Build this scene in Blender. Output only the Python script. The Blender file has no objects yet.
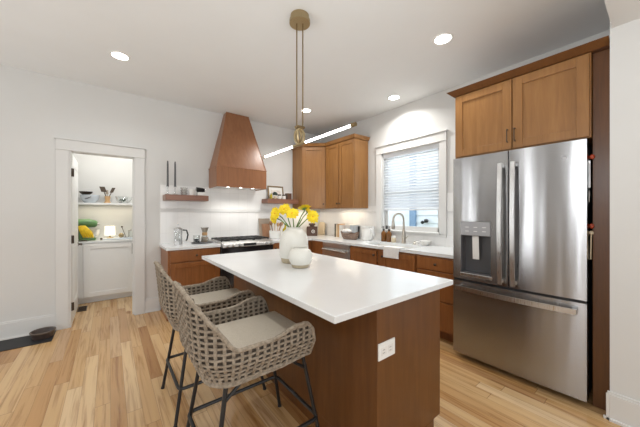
import bpy, bmesh, math, random
from mathutils import Vector, Matrix

S = bpy.context.scene
COL = S.collection
PI = math.pi
random.seed(7)

# ------------------------------------------------------------------ camera
cam_d = bpy.data.cameras.new('camera')
cam_d.lens = 15.199
cam_d.sensor_width = 36
cam_d.sensor_fit = 'HORIZONTAL'
cam_d.clip_start = .02
cam = bpy.data.objects.new('camera', cam_d)
COL.objects.link(cam)
cam.location = (0, 0, 1.34)
cam.rotation_euler = (PI / 2, 0, -math.atan2(.615, .788))
S.camera = cam

# ------------------------------------------------------------------ world
W = bpy.data.worlds.new('sky')
S.world = W
W.use_nodes = True
bg = W.node_tree.nodes['Background']
bg.inputs[0].default_value = (.90, .95, 1.0, 1)
bg.inputs[1].default_value = 3.0

S.view_settings.view_transform = 'Standard'
S.view_settings.look = 'None'
S.view_settings.exposure = -0.33
S.view_settings.gamma = 1
S.view_settings.use_curve_mapping = False


def area(name, loc, rot, sx, sy, power, color=(1, 1, 1), spread=PI):
    l = bpy.data.lights.new(name, 'AREA')
    l.shape = 'RECTANGLE'
    l.size, l.size_y = sx, sy
    l.energy = power
    l.color = color
    l.spread = spread
    o = bpy.data.objects.new(name, l)
    o.location = loc
    o.rotation_euler = rot
    COL.objects.link(o)
    return o


# added fill lights behind the camera, standing in for daylight from invented windows
area('unseen_rear_fill_left', (-1.1, -3.42, 1.45), (PI / 2, 0, 0), 1.7, 2.0, 24, (.96, .985, 1.0))
area('unseen_rear_fill_right', (1.45, -3.42, 1.35), (PI / 2, 0, 0), 1.5, 2.2, 20, (.96, .985, 1.0))
for y_ in (.50, 1.80, 3.92):      # added unseen strips, placed to put bright streaks in the fridge steel
    area('fridge_streak_light', (-2.79, y_, 1.25), (PI / 2, 0, -PI / 2), .13, 2.3, 9 if y_ < 1 else 17, (.97, .985, 1.0))
# added fill lights out of view, brightening the ceiling like a bounced flash
area('ceiling_fill', (-1.5, 1.5, 1.0), (PI, 0, 0), 1.6, 2.6, 26, (.94, .975, 1.0))
area('ceiling_fill_living_area', (.4, -1.7, 1.2), (PI, 0, 0), 3.0, 2.2, 24, (.94, .975, 1.0))
area('fill_above_camera', (.3, .28, 1.80), Vector((.66, .25, .70)).to_track_quat('-Z', 'Y').to_euler(), .6, .4, 15, (.94, .975, 1.0))
# daylight through the kitchen window
area('daylight_kitchen_window', (3.62, 2.27, 1.75), (PI / 2, 0, PI / 2), .9, 1.1, 8, (.86, .93, 1.0))

# ------------------------------------------------------------------ materials
MATS = {}


def new_mat(name):
    m = bpy.data.materials.new(name)
    m.use_nodes = True
    nt = m.node_tree
    b = nt.nodes['Principled BSDF']
    MATS[name] = m
    return m, nt, b


def N(nt, kind, **kw):
    n = nt.nodes.new(kind)
    for k, v in kw.items():
        if k == 'op':
            n.operation = v
        else:
            n.inputs[k].default_value = v
    return n


def L(nt, a, b):
    nt.links.new(a, b)


def ramp(nt, stops):
    r = nt.nodes.new('ShaderNodeValToRGB')
    el = r.color_ramp.elements
    while len(el) < len(stops):
        el.new(.5)
    for e, (p, c) in zip(el, stops):
        e.position = p
        e.color = (*c, 1)
    return r


def coords(nt, scale):
    g = nt.nodes.new('ShaderNodeNewGeometry')
    mp = nt.nodes.new('ShaderNodeMapping')
    mp.inputs['Scale'].default_value = scale
    L(nt, g.outputs['Position'], mp.inputs['Vector'])
    return mp.outputs['Vector']


def plain(name, col, rough=.5, metal=0., var=.04, scale=8., bump=0., **extra):
    """a single-coloured surface with a faint procedural mottling"""
    m, nt, b = new_mat(name)
    v = coords(nt, (scale,) * 3)
    n = N(nt, 'ShaderNodeTexNoise', Scale=1.0, Detail=3.0)
    L(nt, v, n.inputs['Vector'])
    lo = tuple(c * (1 - var) for c in col)
    hi = tuple(min(1, c * (1 + var)) for c in col)
    r = ramp(nt, [(.3, lo), (.7, hi)])
    L(nt, n.outputs['Fac'], r.inputs['Fac'])
    L(nt, r.outputs['Color'], b.inputs['Base Color'])
    b.inputs['Roughness'].default_value = rough
    b.inputs['Metallic'].default_value = metal
    for k, val in extra.items():
        b.inputs[k.replace('_', ' ')].default_value = val
    if bump:
        bp = N(nt, 'ShaderNodeBump', Strength=bump, Distance=.01)
        L(nt, n.outputs['Fac'], bp.inputs['Height'])
        L(nt, bp.outputs['Normal'], b.inputs['Normal'])
    return m


def wood(name, c0, c1, c2, rough=.33, stretch=(16, 16, 1.3)):
    m, nt, b = new_mat(name)
    v = coords(nt, stretch)
    n = N(nt, 'ShaderNodeTexNoise', Scale=1.6, Detail=6.0, Roughness=.6, Distortion=.6)
    L(nt, v, n.inputs['Vector'])
    v2 = coords(nt, tuple(s * 5 for s in stretch))
    n2 = N(nt, 'ShaderNodeTexNoise', Scale=1.2, Detail=3.0)
    L(nt, v2, n2.inputs['Vector'])
    v3 = coords(nt, (2.2, 2.2, .9))
    n3 = N(nt, 'ShaderNodeTexNoise', Scale=1.0, Detail=2.0)
    L(nt, v3, n3.inputs['Vector'])
    a = N(nt, 'ShaderNodeMath', op='MULTIPLY')
    a.inputs[1].default_value = .55
    L(nt, n.outputs['Fac'], a.inputs[0])
    a2 = N(nt, 'ShaderNodeMath', op='MULTIPLY_ADD')
    a2.inputs[1].default_value = .15
    L(nt, n2.outputs['Fac'], a2.inputs[0])
    L(nt, a.outputs[0], a2.inputs[2])
    a3 = N(nt, 'ShaderNodeMath', op='MULTIPLY_ADD')
    a3.inputs[1].default_value = .30
    L(nt, n3.outputs['Fac'], a3.inputs[0])
    L(nt, a2.outputs[0], a3.inputs[2])
    r = ramp(nt, [(.32, c0), (.5, c1), (.68, c2)])
    L(nt, a3.outputs[0], r.inputs['Fac'])
    L(nt, r.outputs['Color'], b.inputs['Base Color'])
    b.inputs['Roughness'].default_value = rough
    bp = N(nt, 'ShaderNodeBump', Strength=.06, Distance=.004)
    L(nt, n2.outputs['Fac'], bp.inputs['Height'])
    L(nt, bp.outputs['Normal'], b.inputs['Normal'])
    return m


def floor_mat():
    m, nt, b = new_mat('oak_planks')
    g = nt.nodes.new('ShaderNodeNewGeometry')
    sp = nt.nodes.new('ShaderNodeSeparateXYZ')
    L(nt, g.outputs['Position'], sp.inputs[0])

    def M(op, a, bb=None, c=None):
        n = nt.nodes.new('ShaderNodeMath')
        n.operation = op
        for i, x in enumerate((a, bb, c)):
            if x is None:
                continue
            if isinstance(x, (int, float)):
                n.inputs[i].default_value = x
            else:
                L(nt, x, n.inputs[i])
        return n.outputs[0]
    X, Y = sp.outputs['X'], sp.outputs['Y']
    xr = M('DIVIDE', M('ADD', X, 20.03), .086)
    row = M('FLOOR', xr)
    fx = M('FRACT', xr)
    wn = nt.nodes.new('ShaderNodeTexWhiteNoise')
    wn.noise_dimensions = '1D'
    L(nt, row, wn.inputs['W'])
    yr = M('DIVIDE', M('ADD', M('ADD', Y, 20), M('MULTIPLY', wn.outputs['Value'], 3.1)), 1.25)
    cl = M('FLOOR', yr)
    fy = M('FRACT', yr)
    cb = nt.nodes.new('ShaderNodeCombineXYZ')
    L(nt, row, cb.inputs[0])
    L(nt, cl, cb.inputs[1])
    w2 = nt.nodes.new('ShaderNodeTexWhiteNoise')
    w2.noise_dimensions = '2D'
    L(nt, cb.outputs[0], w2.inputs['Vector'])
    plank = ramp(nt, [(0., (.36, .185, .07)), (.12, (.50, .285, .115)), (.4, (.585, .375, .175)),
                      (.7, (.635, .43, .22)), (.93, (.70, .51, .30)), (1., (.42, .225, .09))])
    L(nt, w2.outputs['Value'], plank.inputs['Fac'])
    # grain, shifted from plank to plank
    cv = nt.nodes.new('ShaderNodeCombineXYZ')
    L(nt, M('MULTIPLY', X, 30.), cv.inputs[0])
    L(nt, M('MULTIPLY_ADD', w2.outputs['Value'], 37., M('MULTIPLY', Y, 1.3)), cv.inputs[1])
    gn = N(nt, 'ShaderNodeTexNoise', Scale=1.0, Detail=6.0, Roughness=.62, Distortion=.7)
    L(nt, cv.outputs[0], gn.inputs['Vector'])
    gr = ramp(nt, [(.30, (.55, .43, .33)), (.5, (.97, .95, .93)), (.75, (1.06, 1.05, 1.04))])
    L(nt, gn.outputs['Fac'], gr.inputs['Fac'])
    mx = nt.nodes.new('ShaderNodeMix')
    mx.data_type = 'RGBA'
    mx.blend_type = 'MULTIPLY'
    mx.inputs[0].default_value = 1
    L(nt, plank.outputs['Color'], mx.inputs[6])
    L(nt, gr.outputs['Color'], mx.inputs[7])
    # knots
    vk = N(nt, 'ShaderNodeTexVoronoi', Scale=1.0)
    ck = nt.nodes.new('ShaderNodeCombineXYZ')
    L(nt, M('MULTIPLY', X, 3.6), ck.inputs[0])
    L(nt, M('MULTIPLY', Y, 1.3), ck.inputs[1])
    L(nt, ck.outputs[0], vk.inputs['Vector'])
    kr = ramp(nt, [(0., (.35, .2, .12)), (.07, (.55, .4, .28)), (.13, (1, 1, 1))])
    L(nt, vk.outputs['Distance'], kr.inputs['Fac'])
    mk = nt.nodes.new('ShaderNodeMix')
    mk.data_type = 'RGBA'
    mk.blend_type = 'MULTIPLY'
    mk.inputs[0].default_value = .8
    L(nt, mx.outputs[2], mk.inputs[6])
    L(nt, kr.outputs['Color'], mk.inputs[7])
    # joints between boards
    ex = M('MINIMUM', fx, M('SUBTRACT', 1, fx))
    ey = M('MINIMUM', fy, M('SUBTRACT', 1, fy))
    gap = M('MAXIMUM', M('LESS_THAN', ex, .012), M('LESS_THAN', ey, .0016))
    mg = nt.nodes.new('ShaderNodeMix')
    mg.data_type = 'RGBA'
    L(nt, M('MULTIPLY', gap, .6), mg.inputs[0])
    L(nt, mk.outputs[2], mg.inputs[6])
    mg.inputs[7].default_value = (.16, .08, .035, 1)
    L(nt, mg.outputs[2], b.inputs['Base Color'])
    b.inputs['Roughness'].default_value = .27
    b.inputs['Specular IOR Level'].default_value = .65
    bp = N(nt, 'ShaderNodeBump', Strength=.15, Distance=.003)
    L(nt, gn.outputs['Fac'], bp.inputs['Height'])
    L(nt, bp.outputs['Normal'], b.inputs['Normal'])
    return m


def steel(name, col=(.62, .61, .60), rough=.27, wav=.0, axis=(40, 40, 1.2), aniso=0.):
    m, nt, b = new_mat(name)
    b.inputs['Metallic'].default_value = 1
    b.inputs['Base Color'].default_value = (*col, 1)
    v = coords(nt, tuple(a * 6 for a in axis))
    n = N(nt, 'ShaderNodeTexNoise', Scale=1.0, Detail=4.0)
    L(nt, v, n.inputs['Vector'])
    r = ramp(nt, [(.3, (rough - .05,) * 3), (.7, (rough + .07,) * 3)])
    L(nt, n.outputs['Fac'], r.inputs['Fac'])
    L(nt, r.outputs['Color'], b.inputs['Roughness'])
    b.inputs['Anisotropic'].default_value = .5
    if wav:
        for l_ in list(b.inputs['Roughness'].links):
            nt.links.remove(l_)
        b.inputs['Roughness'].default_value = rough
        b.inputs['Anisotropic'].default_value = aniso
        tg = nt.nodes.new('ShaderNodeTangent')
        tg.direction_type = 'RADIAL'
        tg.axis = 'Z'
        L(nt, tg.outputs[0], b.inputs['Tangent'])
        b.inputs['Anisotropic Rotation'].default_value = .25
        v2 = coords(nt, (1, 9.0, .9))
        n2 = N(nt, 'ShaderNodeTexNoise', Scale=1.0, Detail=1.0)
        L(nt, v2, n2.inputs['Vector'])
        bp = N(nt, 'ShaderNodeBump', Strength=wav, Distance=.02)
        L(nt, n2.outputs['Fac'], bp.inputs['Height'])
        L(nt, bp.outputs['Normal'], b.inputs['Normal'])
    return m


def glass(name, tint=(1, 1, 1), opac=.12, rough=.03):
    m, nt, b = new_mat(name)
    out = nt.nodes['Material Output']
    nt.nodes.remove(b)
    t = nt.nodes.new('ShaderNodeBsdfTransparent')
    t.inputs[0].default_value = (*tint, 1)
    gl = nt.nodes.new('ShaderNodeBsdfGlossy')
    gl.inputs['Roughness'].default_value = rough
    lw = nt.nodes.new('ShaderNodeLayerWeight')
    lw.inputs[0].default_value = opac
    mx = nt.nodes.new('ShaderNodeMixShader')
    L(nt, lw.outputs['Facing'], mx.inputs[0])
    L(nt, t.outputs[0], mx.inputs[1])
    L(nt, gl.outputs[0], mx.inputs[2])
    L(nt, mx.outputs[0], out.inputs['Surface'])
    return m


def emit(name, col, strength):
    m, nt, b = new_mat(name)
    b.inputs['Base Color'].default_value = (*col, 1)
    b.inputs['Emission Color'].default_value = (*col, 1)
    b.inputs['Emission Strength'].default_value = strength
    return m


def tile_mat():
    m, nt, b = new_mat('white_tile')
    g = nt.nodes.new('ShaderNodeNewGeometry')
    sp = nt.nodes.new('ShaderNodeSeparateXYZ')
    L(nt, g.outputs['Position'], sp.inputs[0])
    ad = N(nt, 'ShaderNodeMath', op='ADD')
    L(nt, sp.outputs['X'], ad.inputs[0])
    L(nt, sp.outputs['Y'], ad.inputs[1])
    cb = nt.nodes.new('ShaderNodeCombineXYZ')
    L(nt, ad.outputs[0], cb.inputs[0])
    sb = N(nt, 'ShaderNodeMath', op='SUBTRACT')
    sb.inputs[1].default_value = 1.064 - .6
    L(nt, sp.outputs['Z'], sb.inputs[0])
    L(nt, sb.outputs[0], cb.inputs[1])
    br = nt.nodes.new('ShaderNodeTexBrick')
    br.inputs['Scale'].default_value = 1
    br.inputs['Brick Width'].default_value = .15
    br.offset = 0
    br.inputs['Row Height'].default_value = .30
    br.inputs['Mortar Size'].default_value = .0016
    br.inputs['Color1'].default_value = (.84, .835, .82, 1)
    br.inputs['Color2'].default_value = (.81, .81, .80, 1)
    br.inputs['Mortar'].default_value = (.72, .715, .70, 1)
    L(nt, cb.outputs[0], br.inputs['Vector'])
    L(nt, br.outputs['Color'], b.inputs['Base Color'])
    b.inputs['Roughness'].default_value = .18
    return m


def ceramic_speckle(name, col, dots):
    m, nt, b = new_mat(name)
    v = coords(nt, (140,) * 3)
    n = N(nt, 'ShaderNodeTexNoise', Scale=1.0, Detail=2.0)
    L(nt, v, n.inputs['Vector'])
    r = ramp(nt, [(.24, dots), (.31, col)])
    L(nt, n.outputs['Fac'], r.inputs['Fac'])
    L(nt, r.outputs['Color'], b.inputs['Base Color'])
    b.inputs['Roughness'].default_value = .3
    return m


def weave_cloth(name, c0, c1, s=160.):
    m, nt, b = new_mat(name)
    v = coords(nt, (s, s, s))
    w = N(nt, 'ShaderNodeTexNoise', Scale=1.0, Detail=2.0)
    L(nt, v, w.inputs['Vector'])
    r = ramp(nt, [(.35, c0), (.65, c1)])
    L(nt, w.outputs['Fac'], r.inputs['Fac'])
    L(nt, r.outputs['Color'], b.inputs['Base Color'])
    b.inputs['Roughness'].default_value = .9
    bp = N(nt, 'ShaderNodeBump', Strength=.3, Distance=.003)
    L(nt, w.outputs['Fac'], bp.inputs['Height'])
    L(nt, bp.outputs['Normal'], b.inputs['Normal'])
    return m


WALL = plain('wall_paint', (.68, .68, .665), .75, var=.01, scale=3)
GREIGE = plain('greige_paint', (.40, .385, .36), .75, var=.01, scale=3)  # darker tone for unseen walls, picked for its effect on fridge reflections
CEIL = plain('ceiling_paint', (.775, .79, .79), .8, var=.01, scale=3)
TRIM = plain('trim_paint', (.70, .70, .685), .4, var=.01, scale=5)
PWHITE = plain('pantry_white_paint', (.86, .865, .86), .4, var=.01, scale=5)
FLOOR = floor_mat()
TILE = tile_mat()
CAB = wood('cabinet_maple', (.21, .094, .025), (.275, .127, .037), (.345, .168, .053))
CABB = wood('base_cabinet_maple', (.19, .068, .019), (.255, .094, .027), (.32, .128, .040))
ISL = wood('shaded_dark_maple', (.095, .034, .008), (.13, .048, .011), (.168, .064, .016))  # darker copy of the cabinet wood, island shade put into its colour
HOODW = wood('hood_maple', (.23, .098, .044), (.285, .125, .057), (.335, .152, .072))
SHELFW = wood('shelf_maple', (.17, .075, .045), (.23, .105, .065), (.29, .14, .09), stretch=(1.5, 16, 16))
GAP = plain('dark_gap', (.02, .015, .012), .8)
QUARTZ = plain('white_quartz', (.77, .79, .80), .16, var=.015, scale=6)
STEEL = steel('brushed_steel', (.38, .38, .385), .24, wav=.09, aniso=.93)
STEELP = steel('plain_steel', (.74, .735, .72), .33, wav=.01)
STEELH = steel('handle_steel', (.60, .595, .585), .30)
NICKEL = steel('brushed_nickel', (.52, .48, .42), .3)
BRASS = steel('aged_brass', (.43, .34, .20), .32)
BRASSD = steel('dark_brass', (.26, .19, .10), .35)
BLACK = plain('black_metal', (.012, .012, .013), .42, var=.1)
BLACKG = plain('black_enamel', (.015, .015, .017), .12, var=.1)
BRONZE = plain('dark_bronze', (.075, .052, .036), .4, metal=.6, var=.1)
DGREY = plain('dark_grey_plastic', (.09, .09, .095), .4)
GREYP = plain('grey_panel', (.36, .36, .37), .3, metal=.4)
GLASS = glass('clear_glass', (.96, .97, .97), .25)
PANE = glass('window_glass', (.95, .98, 1), .12, .01)
AMBER = plain('amber_glass', (.22, .085, .015), .12, var=.1, Transmission_Weight=.25)
WHITEP = plain('white_plastic', (.82, .82, .80), .35)
WHITEC = plain('white_ceramic', (.82, .81, .78), .22)
CREAM = plain('cream_stoneware', (.72, .60, .42), .4)
VASE = ceramic_speckle('speckled_cream_glaze', (.74, .725, .665), (.50, .43, .33))
CLAY = plain('bare_tan_clay', (.50, .42, .29), .8, var=.1, scale=40)
RATTAN = weave_cloth('grey_rattan', (.245, .20, .15), (.38, .32, .25), 60)
HOLE_SHADE = plain('dark_hole_shade', (.085, .066, .05), .9)  # colour of the shade painted behind the weave holes
LINEN = weave_cloth('beige_linen', (.50, .45, .37), (.60, .545, .46), 220)
TOWEL = weave_cloth('white_cotton', (.74, .73, .71), (.84, .83, .82), 150)
YELLOW = plain('yellow_petal', (.95, .68, .012), .55, var=.15, scale=40)
ORANGE = plain('orange_heart', (.80, .45, .01), .7, var=.2, scale=80)
GREEN = plain('green_stem', (.12, .22, .05), .6, var=.2, scale=30)
LEAFD = plain('dark_leaf', (.03, .055, .04), .6, var=.2, scale=50)
MIXER = plain('green_enamel', (.11, .24, .095), .3, var=.06)
BANANA = plain('banana_skin', (.85, .58, .02), .5, var=.12, scale=30)
BLUEW = plain('pale_blue_ceramic', (.62, .68, .74), .25, var=.05)
BOARD = wood('board_walnut', (.20, .10, .055), (.30, .16, .09), (.40, .22, .13))
BOARDL = wood('board_oak', (.42, .24, .10), (.52, .32, .15), (.60, .38, .19))
TAUPE = plain('taupe_rim', (.34, .28, .22), .5)
BROWNC = plain('brown_tin', (.095, .045, .028), .4)
OLIVE = plain('olive_oil_glass', (.42, .34, .02), .2, var=.1)
WICKER = weave_cloth('brown_wicker', (.10, .06, .045), (.34, .24, .18), 70)
RED = plain('red_enamel', (.45, .07, .03), .35)
SLAT = plain('blind_slat', (.70, .73, .76), .45, var=.01)
SIDING = plain('white_siding', (.88, .90, .92), .7, var=.02)
BLUEX = plain('blue_trim_paint', (.22, .34, .50), .6)
GROUND = plain('lawn', (.16, .22, .10), .9, var=.3, scale=3)
MATT = plain('black_rubber', (.018, .018, .02), .6, var=.2)
TAUPED = plain('dark_taupe_rim', (.12, .095, .078), .4)
SHOE = plain('dark_leather', (.055, .038, .032), .45, var=.2)
LAMPW = emit('lamp_diffuser', (1, .96, .9), 14)
LEDW = emit('led_tube_glow', (1, .98, .95), 14)
SHADE = emit('lit_lampshade', (1, .93, .78), 1.2)
PRINT = plain('pale_print', (.72, .66, .60), .6, var=.2, scale=25)
CARD = plain('white_card', (.80, .79, .76), .7, var=.03)


# ------------------------------------------------------------------ mesh builder
class MB:
    def __init__(self):
        self.bm = bmesh.new()

    def obox(self, o, a, b, c):
        o, a, b, c = map(Vector, (o, a, b, c))
        p = [o, o + a, o + a + b, o + b]
        v = [self.bm.verts.new(q) for q in p + [q + c for q in p]]
        for f in ((0, 1, 2, 3), (4, 5, 6, 7), (0, 1, 5, 4), (1, 2, 6, 5), (2, 3, 7, 6), (3, 0, 4, 7)):
            self.bm.faces.new([v[i] for i in f])
        return self

    def box(self, x0, x1, y0, y1, z0, z1):
        return self.obox((x0, y0, z0), (x1 - x0, 0, 0), (0, y1 - y0, 0), (0, 0, z1 - z0))

    def ring(self, pts):
        return [self.bm.verts.new(p) for p in pts]

    def bridge(self, a, b):
        n = len(a)
        for i in range(n):
            j = (i + 1) % n
            self.bm.faces.new((a[i], a[j], b[j], b[i]))

    def cap(self, r):
        self.bm.faces.new(r)

    def lathe(self, prof, c=(0, 0, 0), n=28, close=True, ax='z'):
        """prof: list of (r, h)"""
        rings = []
        cx, cy, cz = c
        for r, h in prof:
            pts = []
            for i in range(n):
                t = 2 * PI * i / n
                u, v = max(r, .0004) * math.cos(t), max(r, .0004) * math.sin(t)
                if ax == 'z':
                    pts.append((cx + u, cy + v, cz + h))
                elif ax == 'x':
                    pts.append((cx + h, cy + u, cz + v))
                else:
                    pts.append((cx + u, cy + h, cz + v))
            rings.append(self.ring(pts))
        for a, b in zip(rings, rings[1:]):
            self.bridge(a, b)
        if close:
            self.cap(rings[0])
            self.cap(rings[-1])
        return self

    def tube(self, pts, r, n=8, caps=True, closed=False):
        pts = [Vector(p) for p in pts]
        rs = r if isinstance(r, (list, tuple)) else [r] * len(pts)
        m = len(pts)
        rings = []
        up = None
        for i, p in enumerate(pts):
            if closed:
                t = pts[(i + 1) % m] - pts[i - 1]
            else:
                t = pts[min(i + 1, m - 1)] - pts[max(i - 1, 0)]
            t.normalize()
            if up is None:
                up = Vector((0, 0, 1)) if abs(t.z) < .9 else Vector((1, 0, 0))
            s = t.cross(up)
            if s.length < 1e-5:
                s = t.orthogonal()
            s.normalize()
            up = s.cross(t).normalized()
            rings.append(self.ring([p + rs[i] * (math.cos(2 * PI * k / n) * s + math.sin(2 * PI * k / n) * up) for k in range(n)]))
        for a, b in zip(rings, rings[1:]):
            self.bridge(a, b)
        if closed:
            self.bridge(rings[-1], rings[0])
        elif caps:
            self.cap(rings[0])
            self.cap(rings[-1])
        return self

    def prism(self, poly, vec):
        """poly: list of 3-D points, extruded along vec"""
        v = Vector(vec)
        a = self.ring(poly)
        b = self.ring([Vector(p) + v for p in poly])
        self.bridge(a, b)
        self.cap(a)
        self.cap(b)
        return self

    def ball(self, c, r, sx=1, sy=1, sz=1, seg=14):
        m = Matrix.Translation(c) @ Matrix.Diagonal((r * sx, r * sy, r * sz, 1))
        bmesh.ops.create_uvsphere(self.bm, u_segments=seg, v_segments=max(6, seg // 2), radius=1, matrix=m)
        return self

    def build(self, name, mat, parent=None, smooth=False, bevel=0., origin=None, raw=False):
        bm = self.bm
        bmesh.ops.recalc_face_normals(bm, faces=bm.faces)
        if parent is not None:
            off = Vector(parent['_w'])
        elif origin is not None:
            off = Vector(origin)
        elif raw:
            off = Vector((0, 0, 0))
        else:
            xs = [v.co.x for v in bm.verts]
            ys = [v.co.y for v in bm.verts]
            zs = [v.co.z for v in bm.verts]
            off = Vector(((min(xs) + max(xs)) / 2, (min(ys) + max(ys)) / 2, min(zs)))
        bmesh.ops.translate(bm, verts=bm.verts, vec=-off)
        me = bpy.data.meshes.new(name)
        bm.to_mesh(me)
        bm.free()
        me.materials.append(mat)
        if smooth:
            for p in me.polygons:
                p.use_smooth = True
            try:
                me.set_sharp_from_angle(angle=math.radians(42))
            except Exception:
                pass
        o = bpy.data.objects.new(name, me)
        COL.objects.link(o)
        if parent is not None:
            o.parent = parent
        else:
            o.location = off
        o['_w'] = list(off)
        if bevel:
            b = o.modifiers.new('bevel', 'BEVEL')
            b.width = bevel
            b.segments = 2
            b.limit_method = 'ANGLE'
        return o


def tag(o, label, cat, group=None, kind=None):
    o['label'] = label
    o['category'] = cat
    if group:
        o['group'] = group
    if kind:
        o['kind'] = kind
    return o


def thing(name, loc, label, cat, group=None):
    o = bpy.data.objects.new(name, None)
    o.empty_display_size = .1
    COL.objects.link(o)
    o.location = loc
    o['_w'] = list(loc)
    return tag(o, label, cat, group)


def copy_tree(o, parent=None):
    c = o.copy()
    COL.objects.link(c)
    if parent is not None:
        c.parent = parent
    for ch in list(o.children):
        copy_tree(ch, c)
    return c


def struct(o, label=None, cat=None):
    o['kind'] = 'structure'
    if label:
        o['label'] = label
    if cat:
        o['category'] = cat
    return o


def sroot(name, loc, label, cat):
    o = thing(name, loc, label, cat)
    o['kind'] = 'structure'
    return o


# ------------------------------------------------------------------ the room shell
XS, YB, ZC = 3.38, 4.33, 2.916      # sink wall, hood wall, ceiling
XL, YR = -2.8, -3.5

m = MB().box(XL - .12, 3.5, YR - .12, 5.8, -.1, 0)
struct(m.build('floor', FLOOR), 'honey oak plank floor running through kitchen and pantry', 'floor')
m = MB().box(XL - .12, 3.5, YR - .12, 5.8, ZC, ZC + .1)
struct(m.build('ceiling', CEIL), 'flat pale ceiling with recessed lamps', 'ceiling')

# hood wall with the pantry doorway
m = MB()
m.box(XL, -.372, YB, YB + .12, 0, ZC).box(.280, XS + .12, YB, YB + .12, 0, ZC).box(-.372, .280, YB, YB + .12, 2.095, ZC)
struct(m.build('wall_back', WALL), 'white painted wall behind the range hood and doorway', 'wall')
# sink wall with the window opening
wy0, wy1, wz0, wz1 = 1.80, 2.745, 1.085, 2.27
m = MB()
m.box(XS, XS + .12, -.2, wy0, 0, ZC).box(XS, XS + .12, wy1, YB, 0, ZC)
m.box(XS, XS + .12, wy0, wy1, 0, wz0).box(XS, XS + .12, wy0, wy1, wz1, ZC)
struct(m.build('wall_sink', WALL), 'white painted wall with the window above the sink', 'wall')
# wall end beside the fridge, and the header it carries
m = MB().box(2.57, 3.5, YR, .226, 0, ZC)
struct(m.build('wall_right', WALL), 'white wall end beside the fridge alcove', 'wall')
m = MB().box(XL, 2.57, -.05, .215, 2.54, ZC)
struct(m.build('trim_header', WALL), 'white drywall header over the kitchen opening', 'beam')
# unseen sides of the room; their window openings are invented for the light
m = MB()
for a_, b_ in ((YR, .40), (.60, 1.70), (1.90, 3.82), (4.02, YB + .12)):
    m.box(XL - .12, XL, a_, b_, 0, ZC)
for a_ in (.40, 1.70, 3.82):
    m.box(XL - .12, XL, a_, a_ + .2, 0, .1).box(XL - .12, XL, a_, a_ + .2, 2.4, ZC)
struct(m.build('wall_left', GREIGE), 'unseen greige side wall with three slits added for fridge streaks', 'wall')
m = MB()
m.box(XL, -2.0, YR - .12, YR, 0, ZC).box(-.2, .65, YR - .12, YR, 0, ZC).box(2.25, 3.5, YR - .12, YR, 0, ZC)
m.box(-2.0, -.2, YR - .12, YR, 0, .4).box(-2.0, -.2, YR - .12, YR, 2.5, ZC).box(.65, 2.25, YR - .12, YR, 2.5, ZC)
struct(m.build('wall_rear', GREIGE), 'unseen greige rear wall with two openings added for daylight', 'wall')

# baseboards: tall flat board with a bead on top
def baseboard(name, segs, label):
    mb = MB()
    for (o, a, n) in segs:
        a, n = Vector(a), Vector(n)
        mb.obox(o, a, n * .016, (0, 0, .17))
        mb.obox(Vector(o) + Vector((0, 0, .17)), a, n * .010, (0, 0, .016))
        mb.obox(Vector(o), a, n * .028, (0, 0, .018))
    struct(mb.build(name, TRIM, bevel=.002), label, 'baseboard')


baseboard('baseboard_back', [((XL, YB, 0), (XL * -1 - .482, 0, 0), (0, -1, 0)),
                             ((.377, YB, 0), (.173, 0, 0), (0, -1, 0))], 'tall white baseboard along the doorway wall')
baseboard('baseboard_right', [((2.57, YR, 0), (0, 3.726, 0), (-1, 0, 0)),
                              ((2.554, .226, 0), (.016, 0, 0), (0, 1, 0))], 'tall white baseboard round the wall end by the fridge')

# doorway casing
r = sroot('trim_doorway', (-.05, YB, 0), 'white flat casing with capped header round the pantry doorway', 'door casing')
MB().box(-.482, -.372, YB - .030, YB, 0, 2.085).box(.268, .377, YB - .030, YB, 0, 2.095).build('side_casing', TRIM, r, bevel=.002)
m = MB().box(-.482, .377, YB - .032, YB, 2.085, 2.20)
m.box(-.495, .392, YB - .048, YB, 2.20, 2.216).box(-.488, .384, YB - .04, YB, 2.078, 2.09)
m.build('header', TRIM, r, bevel=.002)
m = MB().box(-.372, -.352, YB - .02, YB + .12, 0, 2.085).box(.258, .280, YB - .02, YB + .12, 0, 2.085)
m.box(-.372, .280, YB - .02, YB + .12, 2.074, 2.095).box(.245, .258, YB + .03, YB + .07, 0, 2.074)
m.build('jamb', TRIM, r, bevel=.002)

# pantry shell
m = MB().box(-.9, .9, 5.62, 5.74, 0, ZC)
struct(m.build('wall_pantry_back', WALL), 'white pantry wall behind the shelf', 'wall')
m = MB().box(.62, .74, YB + .12, 5.62, 0, ZC)
struct(m.build('wall_pantry_right', WALL), 'white right pantry wall', 'wall')
m = MB().box(-.74, -.62, YB + .12, 5.62, 0, ZC)
struct(m.build('wall_pantry_left', WALL), 'white left pantry wall', 'wall')
area('pantry_fill_light', (0.25, 4.60, 2.84), (math.radians(32), 0, .2),   .4, .2, 18, (1, .97, .92))  # added fill with no lamp in view, brightens the pantry

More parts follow.
